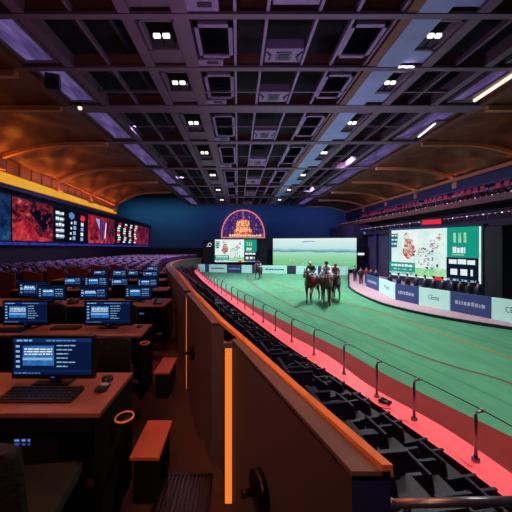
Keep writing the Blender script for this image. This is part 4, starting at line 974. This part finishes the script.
# monitors
def monitor(px0, px1, pyt, pyb, Y, drop, lab, tilt=0, style=0):
    cx = (px0+px1)/2; w = (px1-px0)/F*Y/2; h = (pyb-pyt)/F*Y; zt_ = H0-drop; zb = H0-(pyb-CY)/F*Y-zt_
    zb = max(zb, .03)
    e = empty('computer_monitor', ((cx-CX)/F*Y, Y, zt_), tilt, lab, 'monitor', 'computer monitors on the desks'); rnd = random.Random(lab)
    g = MB(); g.box((-w, 0, zb), (w, .035, zb+h), 'black'); g.box((-w*.6, .035, zb+h*.2), (w*.6, .06, zb+h*.8), 'black'); g.build('housing', e, bevel=.008)
    g = MB(); bz = w*.07; bt = w*.12
    sc = Screen((-w+bz, -.002, zb+bt), (w-bz, -.002, zb+bt), (-w+bz, -.002, zb+h-bz), (0, -1, 0), g); sc.e = .0006
    sc.rect(0, 0, 1, 1, 'e_navy')
    if style == 0:
        sc.rect(.0, .9, 1, 1, 'e_navy2'); sc.dashes(.04, .92, .25, .05, 'e_text', rnd, .03, .08, .015); sc.dashes(.42, .92, .8, .045, 'e_textdim', rnd, .03, .08, .01)
        sc.rect(.12, .25, .52, .80, 'e_cyan'); sc.rect(.12, .40, .5, .47, 'e_text')
        for k in range(3): sc.dashes(.14, .55+k*.07, .5, .04, 'e_wtext', rnd, .02, .08, .01)
        for k in range(5): sc.rect(.035, .2+k*.14, .085, .26+k*.14, 'e_text')
        for k in range(6): sc.dashes(.56, .22+k*.115, .56+rnd.uniform(.12, .25), .035, 'e_text', rnd, .03, .09, .01)
        sc.dashes(.02, .04, .35, .03, 'e_textdim', rnd, .03, .08, .01); sc.rect(.0, .1, 1, .125, 'e_navy2')
    else:
        sc.rect(.18, .22, .58, .75, 'e_cyan'); sc.dashes(.2, .55, .56, .12, 'e_wtext', rnd, .04, .1, .02)
        for k in range(4): sc.dashes(.64, .2+k*.17, .92, .07, 'e_text' if k % 2 else 'e_textdim', rnd, .05, .12, .02); sc.rect(.05, .2+k*.17, .12, .27+k*.17, 'e_text')
        if style == 2: sc.rect(.02, .3, .98, .42, 'e_navy2'); sc.dashes(.05, .42, .6, .2, 'e_text', rnd, .06, .14, .03)
    g.build('screen', e)
    g = MB(); g.box((-w*.12, .02, .01), (w*.12, .05, zb+h*.3), 'black'); g.box((-w*.42, -.03, 0), (w*.42, .13, .014), 'black'); g.build('stand', e, bevel=.003)
    g = MB(); g.box((-.012, -.003, zb+bt*.35), (.012, -.001, zb+bt*.55), 'e_blue_led'); g.build('power_light', e)
    return e
monitor(11, 94.5, 336, 380, 1.95, .91, 'largest monitor, on the front desk above the keyboard', 0, 0)
monitor(2.5, 49, 300.5, 325.5, 3.74, 1.05, 'monitor cut close to the frame edge on the second desk row', 0, 0)
monitor(84, 132, 300.5, 326, 3.74, 1.05, 'monitor over the aisle end of the second desk row', 0, 0)
rowm = [(18, 47.5, 283, 299.5, 6.3, 1.15, 'monitor half hidden behind its neighbour on the third desk row', 2), (36.5, 66.5, 285, 300.5, 5.85, 1.15, 'monitor standing before its neighbour on the third desk row', 1), (79, 108, 287, 300.5, 6.0, 1.15, 'wide blue lit monitor in the middle of the third desk row', 2), (124.5, 152, 286.5, 301.3, 6.0, 1.15, 'monitor at the aisle end of the third desk row', 1),
        (64, 82, 276, 286.5, 8.1, 1.20, 'small monitor first in the fourth desk row, over the overlapping pair', 2), (83.5, 109, 276, 288.5, 8.0, 1.20, 'small monitor second in the fourth desk row', 1), (110.5, 129, 277.5, 287.8, 8.1, 1.20, 'small monitor third in the fourth desk row', 2), (137, 158.5, 277.5, 288, 8.0, 1.20, 'small monitor at the aisle end of the fourth desk row', 1),
        (93.5, 106.5, 269.5, 276, 10.3, 1.20, 'tiny monitor standing alone in the fifth desk row', 2), (112.5, 127, 269, 277.5, 10.2, 1.20, 'tiny monitor second in the fifth desk row', 1), (128, 139, 270, 276.5, 10.35, 1.20, 'tiny monitor third in the fifth desk row', 2), (142, 159, 270.5, 277.5, 10.2, 1.20, 'tiny monitor at the aisle end of the fifth desk row', 1),
        (146.5, 158.5, 266, 271.6, 12.5, 1.20, 'faint tiny monitor on the last short desk', 1)]
for a in rowm: monitor(a[0], a[1], a[2], a[3], a[4], a[5], a[6], random.uniform(-.03, .03), a[7])
# keyboards and mice
def keyboard(c, w, d, rz, lab, keys=True):
    e = empty('keyboard', c, rz, lab, 'keyboard', 'keyboards on the desks')
    g = MB(); g.hexa([(-w/2, -d/2, 0), (w/2, -d/2, 0), (w/2, d/2, 0), (-w/2, d/2, 0), (-w/2, -d/2, .012), (w/2, -d/2, .012), (w/2, d/2, .026), (-w/2, d/2, .026)], 'black'); g.build('base', e, bevel=.003)
    g = MB(); n, m_ = 15, 5
    for j in range(m_):
        y = lerp(-d/2+.018, d/2-.018, j/(m_-1)); z = lerp(.012, .026, (y+d/2)/d)
        for i in range(n):
            x = lerp(-w/2+.02, w/2-.02, i/(n-1))+.003*(j % 2)
            if j == 0 and 4 <= i <= 8:
                if i == 6: g.box((x-.07, y-.009, z), (x+.07, y+.009, z+.006), 'key')
                continue
            g.box((x-.011, y-.010, z), (x+.011, y+.010, z+.006), 'key')
    g.build('keys', e)
c = gd(41, 396.5, .91); keyboard(c+Vector((0, 0, 0)), .44, .155, 0, 'dark keyboard on the front desk below the largest monitor')
c = gd(66, 328.5, 1.05); keyboard(c, .34, .13, 0, 'dark keyboard between the two monitors of the second desk row')
c = gd(10, 331, 1.05); keyboard(c, .34, .12, 0, 'dark keyboard below the edge monitor of the second desk row')
def mouse(c, rz, s_, lab, top='grey_metal'):
    e = empty('computer_mouse', c, rz, lab, 'mouse', 'computer mice on the desks')
    g = MB(); g.tube([(0, 0, 0), (0, 0, .006)], .03*s_, 'black', 14); g.sphere((0, 0, .020), (.030*s_, .055*s_, .0195*s_), 'black', 16, 10); g.build('body', e)
    g = MB(); g.sphere((0, .012*s_, .026), (.024*s_, .04*s_, .017*s_), top, 14, 8); g.build('button', e)
    g = MB(); g.disc((0, .03*s_, .040*s_), (1, 0, 0), .008*s_, .006, 'knob', 10); g.build('wheel', e)
mouse(gd(102.5, 390.5, .91), -.5, 1.0, 'shiny grey topped mouse near the front desk corner')
mouse(gd(139.5, 327.5, 1.05), -.3, .95, 'dark mouse on the aisle end of the second desk row', 'key')
c = gd(107.5, 380, .91); e = empty('round_puck', c, 0, 'small dark round dial standing behind the mouse on the front desk', 'dial')
g = MB(); g.tube([(0, 0, 0), (0, 0, .022)], .036, 'black', 20); g.build('base', e); g = MB(); g.tube([(0, 0, .0221), (0, 0, .030)], .022, 'key', 16); g.build('dial', e)
for i, (px, py, drop, lab) in enumerate(((2, 368, .91, 'small stack of reddish paper left of the largest monitor'),)):
    c = gd(3, 397, drop); g = MB(); m4 = Matrix.Translation(c) @ Matrix.Rotation(.3, 4, 'Z'); g.box((-.05, -.04, 0), (.04, .05, .006), 'bench', m4); g.box((-.04, -.045, .0061), (.05, .03, .010), 'desk_top', m4)
    tag(g.build('paper_note'), 'small orange paper note beside the front keyboard', 'paper')
# desk telephones / small boxes on far rows
for i, (px, py, drop, lab) in enumerate(((158, 303.5, 1.15, 'small dark telephone on the aisle end of the third desk row'), (73, 303.5, 1.15, 'small dark telephone between the monitors of the third desk row'), (132, 289.5, 1.20, 'small dark telephone on the fourth desk row'))):
    c = gd(px, py, drop); e = empty('telephone', c, .1, lab, 'telephone', 'telephones on the desks')
    g = MB(); g.hexa([(-.08, -.09, 0), (.08, -.09, 0), (.08, .09, 0), (-.08, .09, 0), (-.08, -.09, .02), (.08, -.09, .02), (.08, .09, .06), (-.08, .09, .06)], 'black'); g.build('base', e)
    g = MB(); g.tube([(-.05, -.08, .06), (-.05, -.04, .07), (-.05, .04, .08), (-.05, .08, .09)], [.025, .016, .016, .025], 'key', 8); g.build('handset', e)
# computer towers under the desks
for i, (px, py, Y, lab) in enumerate(((29.5, 440, 1.72, 'black computer case with blue lights under the front desk'), (105, 345.5, 3.62, 'black computer case with pale blue lights under the second desk row'), (144, 313, 5.7, 'black computer case with white lights under the third desk row'), (18, 313, 5.7, 'black computer case with white lights under the far end of the third desk row'))):
    p = at(px, py, Y); zf = fz(Y); e = empty('computer_case', (p.x, Y, zf), 0, lab, 'computer', 'computer cases under the desks'); w = .16; h = p.z-zf+.06
    g = MB(); g.box((-w, .01, 0), (w, .34, h), 'black'); g.build('case', e, bevel=.006)
    g = MB(); rnd = random.Random(i); sc = Screen((-w*.62, .006, h-.10), (w*.4, .006, h-.10), (-w*.62, .006, h-.05), (0, -1, 0), g); sc.e = .001
    for k in range(2): sc.dashes(.05, .1+k*.45, .6, .3, 'e_blue_led' if (k+i) % 2 == 0 else 'e_textdim', rnd, .08, .2, .08)
    g.build('status_light', e)
# office chairs
def chair():
    e = empty('office_chair', (0, 0, 0))
    g = MB(); g.box((-.24, -.23, .42), (.24, .25, .50), 'chair'); g.build('seat', e, bevel=.035)
    g = MB(); n = 8; vs = []
    for k in range(n+1):
        x = lerp(-.23, .23, k/n); y = -.26-.05*math.cos((x/.23)*PI/2); 
        for z, dy in ((.55, 0), (.98, -.06)):
            zz = z-(.05*abs(x/.23)**3 if z > .8 else 0); vs += [(x, y+dy-.03, zz), (x, y+dy+.03, zz)]
    fs = []
    for k in range(n): a = k*4; fs += [(a, a+4, a+6, a+2), (a+1, a+3, a+7, a+5), (a+2, a+6, a+7, a+3), (a, a+1, a+5, a+4)]
    fs += [(0, 2, 3, 1), (n*4, n*4+1, n*4+3, n*4+2)]
    g.add(vs, fs, 'chair', True); g.build('backrest', e, bevel=.015)
    g = MB(); g.tube([(0, -.27, .6), (0, -.24, .40), (0, 0, .38)], .02, 'knob', 6); g.tube([(0, 0, .42), (0, 0, .10)], .028, 'knob', 10); g.build('column', e)
    for k in range(5):
        a = 2*PI*k/5; g = MB(); g.tube([(0, 0, .10), (.28*math.cos(a), .28*math.sin(a), .07)], [.025, .018], 'knob', 6); l = g.build('leg', e)
        g = MB(); g.disc((.28*math.cos(a), .28*math.sin(a), .03), (-math.sin(a), math.cos(a), 0), .03, .03, 'black', 12); g.build('caster', l)
    return e
ch = chair(); CHS = [(-1.04, 1.36, .1, 'black office chair cut by the frame corner at the front desk'), (-1.30, 3.0, .3, 'black office chair tucked at the aisle end of the second desk row'), (-1.75, 5.05, -.2, 'black office chair tucked at the third desk row'), (-3.0, 5.0, .2, 'black office chair in the dark middle of the third desk row'), (-2.7, 7.2, .1, 'black office chair at the fourth desk row')]
for i, (x, y, rz, lab) in enumerate(CHS):
    o = ch if i == 0 else copy_tree(ch); o.location = (x, y, fz(y)); o.rotation_euler = (0, 0, rz); tag(o, lab, 'chair', 'office chairs at the desks')
# floor grille
e = empty('floor_grille', (-.36, 1.98, 0), 0, 'dark slatted floor grille in the aisle beside the partition', 'grille')
g = MB()
for k in range(12): g.box((-.16+k*.0275, -.14, .002), (-.148+k*.0275, .16, .012), 'black')
g.build('slats', e)
g = MB(); 
for q in ((-.18, -.16, .18, -.14), (-.18, .16, .18, .18), (-.18, -.16, -.165, .18), (.165, -.16, .18, .18)): g.box((q[0], q[1], .001), (q[2], q[3], .014), 'knob')
g.build('frame', e)

# ------------------------------------------------------------------ horses, jockeys, people
def skin(name, joints, links, m, parent=None, sub=1, root=0):
    me = bpy.data.meshes.new(name); me.from_pydata([j[0] for j in joints], links, []); o = bpy.data.objects.new(name, me); C.objects.link(o)
    md = o.modifiers.new('s', 'SKIN'); md.use_smooth_shade = True
    for i, j in enumerate(joints):
        r = j[1] if isinstance(j[1], tuple) else (j[1], j[1]); me.skin_vertices[0].data[i].radius = r; me.skin_vertices[0].data[i].use_root = (i == root)
    ss = o.modifiers.new('u', 'SUBSURF'); ss.levels = sub; ss.render_levels = sub
    dg = bpy.context.evaluated_depsgraph_get(); dg.update(); nm = bpy.data.meshes.new_from_object(o.evaluated_get(dg)); o.modifiers.clear(); o.data = nm; bpy.data.meshes.remove(me)
    nm.name = name; nm.materials.clear(); nm.materials.append(M[m])
    for p in nm.polygons: p.use_smooth = True
    if parent: o.parent = parent
    return o
def chain(J, L, pts, start=None):
    prev = start
    for p in pts:
        J.append(p); k = len(J)-1
        if prev is not None: L.append((prev, k))
        prev = k
    return prev
def horse(loc, rz, s_, lab, ph, grp='racing horses'):
    e = empty('race_horse', loc, rz, lab, 'horse', grp); e.scale = (s_, s_, s_)
    J = []; L = []
    chain(J, L, [((.0, 0, 1.20), (.42, .39)), ((.38, 0, 1.20), (.38, .40)), ((.72, 0, 1.30), (.20, .29)), ((1.00, 0, 1.58), (.12, .18)), ((1.26, 0, 1.88), (.09, .14)), ((1.42, 0, 1.93), (.10, .12)), ((1.60, 0, 1.76), (.08, .09)), ((1.74, 0, 1.60), (.06, .065))])
    k = chain(J, L, [((-.40, 0, 1.24), (.27, .31)), ((-.70, 0, 1.22), (.22, .26)), ], 0); rump = k
    for s2, o_ in ((-1, 0), (1, 1)):
        f = .5 if (ph+o_) % 2 else -.1     # front legs
        chain(J, L, [((.52, s2*.16, 1.02), .13), ((.58+f*.35, s2*.17, .78), .09), ((.60+f*.9, s2*.16, .52+max(f, 0)*.25), .055), ((.60+f*.75, s2*.16, .26+max(f, 0)*.15), .04), ((.64+f*.5, s2*.16, .07+max(f, 0)*.35), .045), ((.72+f*.5, s2*.16, .035+max(f, 0)*.3), .05)], 1)
        f = -.35 if (ph+o_) % 2 else .25   # hind legs
        chain(J, L, [((-.62, s2*.16, 1.02), .17), ((-.52+f*.3, s2*.17, .78), .11), ((-.82+f*.8, s2*.16, .52), .06), ((-.74+f*1.1, s2*.16, .26), .042), ((-.70+f*1.2, s2*.16, .07), .045), ((-.62+f*1.2, s2*.16, .035), .05)], rump)
    skin('body', J, L, 'horse', e, 1, 0)
    for s2 in (-1, 1):
        g = MB(); g.add([(1.38, s2*.03, 1.99), (1.42, s2*.09, 1.99), (1.36, s2*.07, 2.14), (1.35, s2*.05, 1.99)], [(0,1,2), (1,3,2), (3,0,2), (0,3,1)], 'horse_dark'); g.build('ear', e)
        g = MB(); g.sphere((1.50, s2*.085, 1.87), .02, 'black', 8, 6); g.build('eye', e)
    g = MB(); g.add([(1.34, 0, 2.06), (1.05, 0, 1.92), (.78, 0, 1.62), (.70, -.07, 1.50), (.98, -.11, 1.66), (1.26, -.10, 1.92), (.70, .07, 1.50), (.98, .11, 1.66), (1.26, .10, 1.92)], [(0, 1, 4, 5), (1, 2, 3, 4), (0, 8, 7, 1), (1, 7, 6, 2)], 'horse_dark', True); g.build('mane', e)
    g = MB(); g.tube([(-.88, 0, 1.30), (-1.08, 0, 1.24), (-1.26, 0, .98), (-1.32, 0, .70)], [.05, .08, .09, .03], 'horse_dark', 8); g.build('tail', e)
    g = MB(); g.tube([(1.62, -.09, 1.74), (1.30, -.13, 1.66), (.62, -.13, 1.72)], .012, 'black', 5); g.tube([(1.62, .09, 1.74), (1.30, .13, 1.66), (.62, .13, 1.72)], .012, 'black', 5); g.tube([(1.64, .1*math.cos(t*.5), 1.72+.1*math.sin(t*.5)) for t in range(13)], .012, 'white_cloth', 5); g.build('bridle', e)
    g = MB(); g.add([(.30, y, z) for y, z in ((-.33, 1.25), (-.24, 1.50), (0, 1.60), (.24, 1.50), (.33, 1.25))]+[(-.25, y, z) for y, z in ((-.33, 1.25), (-.24, 1.50), (0, 1.60), (.24, 1.50), (.33, 1.25))], [(i, i+1, i+6, i+5) for i in range(4)], 'white_cloth', True); g.build('saddle_cloth', e)
    g = MB(); g.sphere((.0, 0, 1.60), (.2, .13, .05), 'black', 12, 6); g.build('saddle', e)
def jockey(loc, rz, s_, lab, cloth, helm):
    e = empty('person', loc, rz, lab, 'person', 'jockeys on the racing horses'); e.scale = (s_, s_, s_)
    J = []; L = []   # crouched over the withers
    chain(J, L, [((-.16, 0, 1.86), (.14, .13)), ((.02, 0, 1.98), (.14, .12)), ((.22, 0, 2.10), (.15, .11)), ((.32, 0, 2.16), .06), ((.38, 0, 2.22), .055)])
    skin('body', J+[((.44, 0, 2.27), (.085, .10))], L+[(4, 5)], 'skin', e, 1, 0)
    J = []; L = []
    chain(J, L, [((-.17, 0, 1.85), (.16, .15)), ((.02, 0, 1.99), (.16, .13)), ((.22, 0, 2.11), (.17, .12)), ((.29, 0, 2.15), .08)])
    for s2 in (-1, 1): chain(J, L, [((.22, s2*.19, 2.08), .07), ((.34, s2*.25, 1.88), .052), ((.56, s2*.15, 1.78), .042)], 2)
    skin('jacket', J, L, cloth, e, 1, 0)
    J = []; L = []; chain(J, L, [((-.18, 0, 1.83), (.16, .14))])
    for s2 in (-1, 1): chain(J, L, [((-.12, s2*.13, 1.80), .10), ((.16, s2*.29, 1.66), .08), ((-.10, s2*.33, 1.36), .055)], 0)
    skin('breeches', J, L, 'white_cloth', e, 1, 0)
    for s2 in (-1, 1):
        g = MB(); g.tube([(-.08, s2*.33, 1.42), (-.12, s2*.33, 1.24), (-.02, s2*.33, 1.18), (.08, s2*.33, 1.18)], [.06, .055, .05, .035], 'black', 8); g.build('boot', e)
        g = MB(); J = []; L = []
        w0 = chain(J, L, [((.54, s2*.15, 1.785), .028), ((.60, s2*.14, 1.77), .034)])
        for q in range(4): chain(J, L, [((.63, s2*(.12+.014*q), 1.765), .010), ((.66, s2*(.115+.014*q), 1.745), .009), ((.65, s2*(.115+.014*q), 1.725), .008)], 1)
        chain(J, L, [((.61, s2*.105, 1.76), .011), ((.64, s2*.10, 1.745), .009)], 1)
        skin('hand', J, L, 'skin', e, 1, 0)
    g = MB(); g.sphere((.43, 0, 2.31), (.12, .105, .10), helm, 14, 8); g.box((.50, -.07, 2.28), (.60, .07, 2.295), helm); g.build('helmet', e)
    g = MB(); g.box((.525, -.06, 2.25), (.54, .06, 2.28), 'black'); g.build('goggles', e)
def hz(px, py): p = gd(px, py, 4.2); p.z = ZT; return p
HS = [(312, 302.5, -2.05, 1.24, 'dark headed bay horse leading on the turf', 0), (326, 304, -1.8, 1.26, 'reddish bay horse running beside the leader', 1), (334.5, 300.5, -1.75, 1.16, 'bay horse half hidden behind the reddish one', 0), (259, 279.2, -1.9, 1.0, 'lone dark horse far off at the far bend', 1)]
JK = [('dark navy and white silks riding the leading horse', 'navy_cloth', 'white_cloth'), ('white silks riding the middle horse', 'white_cloth', 'navy_cloth'), ('red silks riding the half hidden horse', 'red_cloth', 'red_cloth'), ('dark silks riding the lone far horse', 'navy_cloth', 'black')]
for (px, py, rz, s_, lab, ph), (jl, jc, jh) in zip(HS, JK):
    p = hz(px, py); horse(p, rz, s_, lab, ph); jockey(p, rz, s_, 'crouching jockey in '+jl, jc, jh)
# spectators on the far walkway
def person(loc, rz, lab, top, low, grp):
    e = empty('person', loc, rz, lab, 'person', grp)
    J = []; L = []
    chain(J, L, [((0, 0, .95), (.15, .11)), ((0, 0, 1.2), (.15, .10)), ((0, 0, 1.40), (.17, .10)), ((0, 0, 1.50), .06), ((0, .01, 1.57), .055), ((0, .01, 1.68), (.078, .095))])
    for s2 in (-1, 1):
        chain(J, L, [((s2*.19, 0, 1.40), .06), ((s2*.23, .02, 1.14), .045), ((s2*.22, .10, .90), .035), ((s2*.22, .12, .82), .03)], 2)
        chain(J, L, [((s2*.09, 0, .88), .09), ((s2*.10, .01, .48), .06), ((s2*.10, -.01, .08), .045), ((s2*.11, .12, .04), .045)], 0)
    skin('body', J, L, 'skin', e, 1, 0)
    g = MB(); g.tube([(0, 0, .88), (0, 0, 1.1), (0, 0, 1.35), (0, 0, 1.47)], [.18, .17, .20, .09], top, 12); g.build('shirt', e)
    for s2 in (-1, 1):
        g = MB(); g.tube([(s2*.17, 0, 1.43), (s2*.23, .02, 1.14), (s2*.22, .09, .93)], [.075, .062, .05], top, 8); g.build('sleeve', e)
        g = MB(); g.tube([(s2*.08, 0, .95), (s2*.10, .01, .48), (s2*.10, -.01, .07)], [.11, .08, .065], low, 8); g.build('trouser_leg', e)
    g = MB(); g.sphere((0, -.015, 1.73), (.088, .10, .085), 'horse_dark', 12, 8); g.build('hair', e)
tops = ['cloth_dark', 'navy_cloth', 'purple_dark', 'red_cloth', 'facade']
PP = [(355, 278, 33, 'cloth_dark', 'dark clothed person near the corner post'), (361, 280, 31, 'purple_dark', 'person in dark plum standing by the mauve tower'), (366.5, 278, 31.5, 'red_cloth', 'person in dark red standing at the corner of the walkway'), (371, 281, 30, 'cloth_dark', 'dark clothed person behind the dull blue end board'), (376, 283, 29, 'navy_cloth', 'person in navy behind the dull blue end board')]
for px, py, Y, c_, lab in PP:
    p = at(px, py, Y); p.z = ZT+.03; person(p, random.uniform(-.5, .5)+PI, lab, c_, 'cloth_dark', 'people on the walkway corner')
for i in range(11):
    px = 384+i*8.6; t = (px-384)/90; Y = lerp(25.3, 18.9, t); p = at(px, 290, Y); p.x += .5; p.z = ZT+.03
    person(p, PI+.9+random.uniform(-.4, .4), 'dark clothed spectator behind the boards under the large led screen, %s from the walkway corner' % nth(i), tops[i % 3], 'cloth_dark', 'spectators under the large led screen')
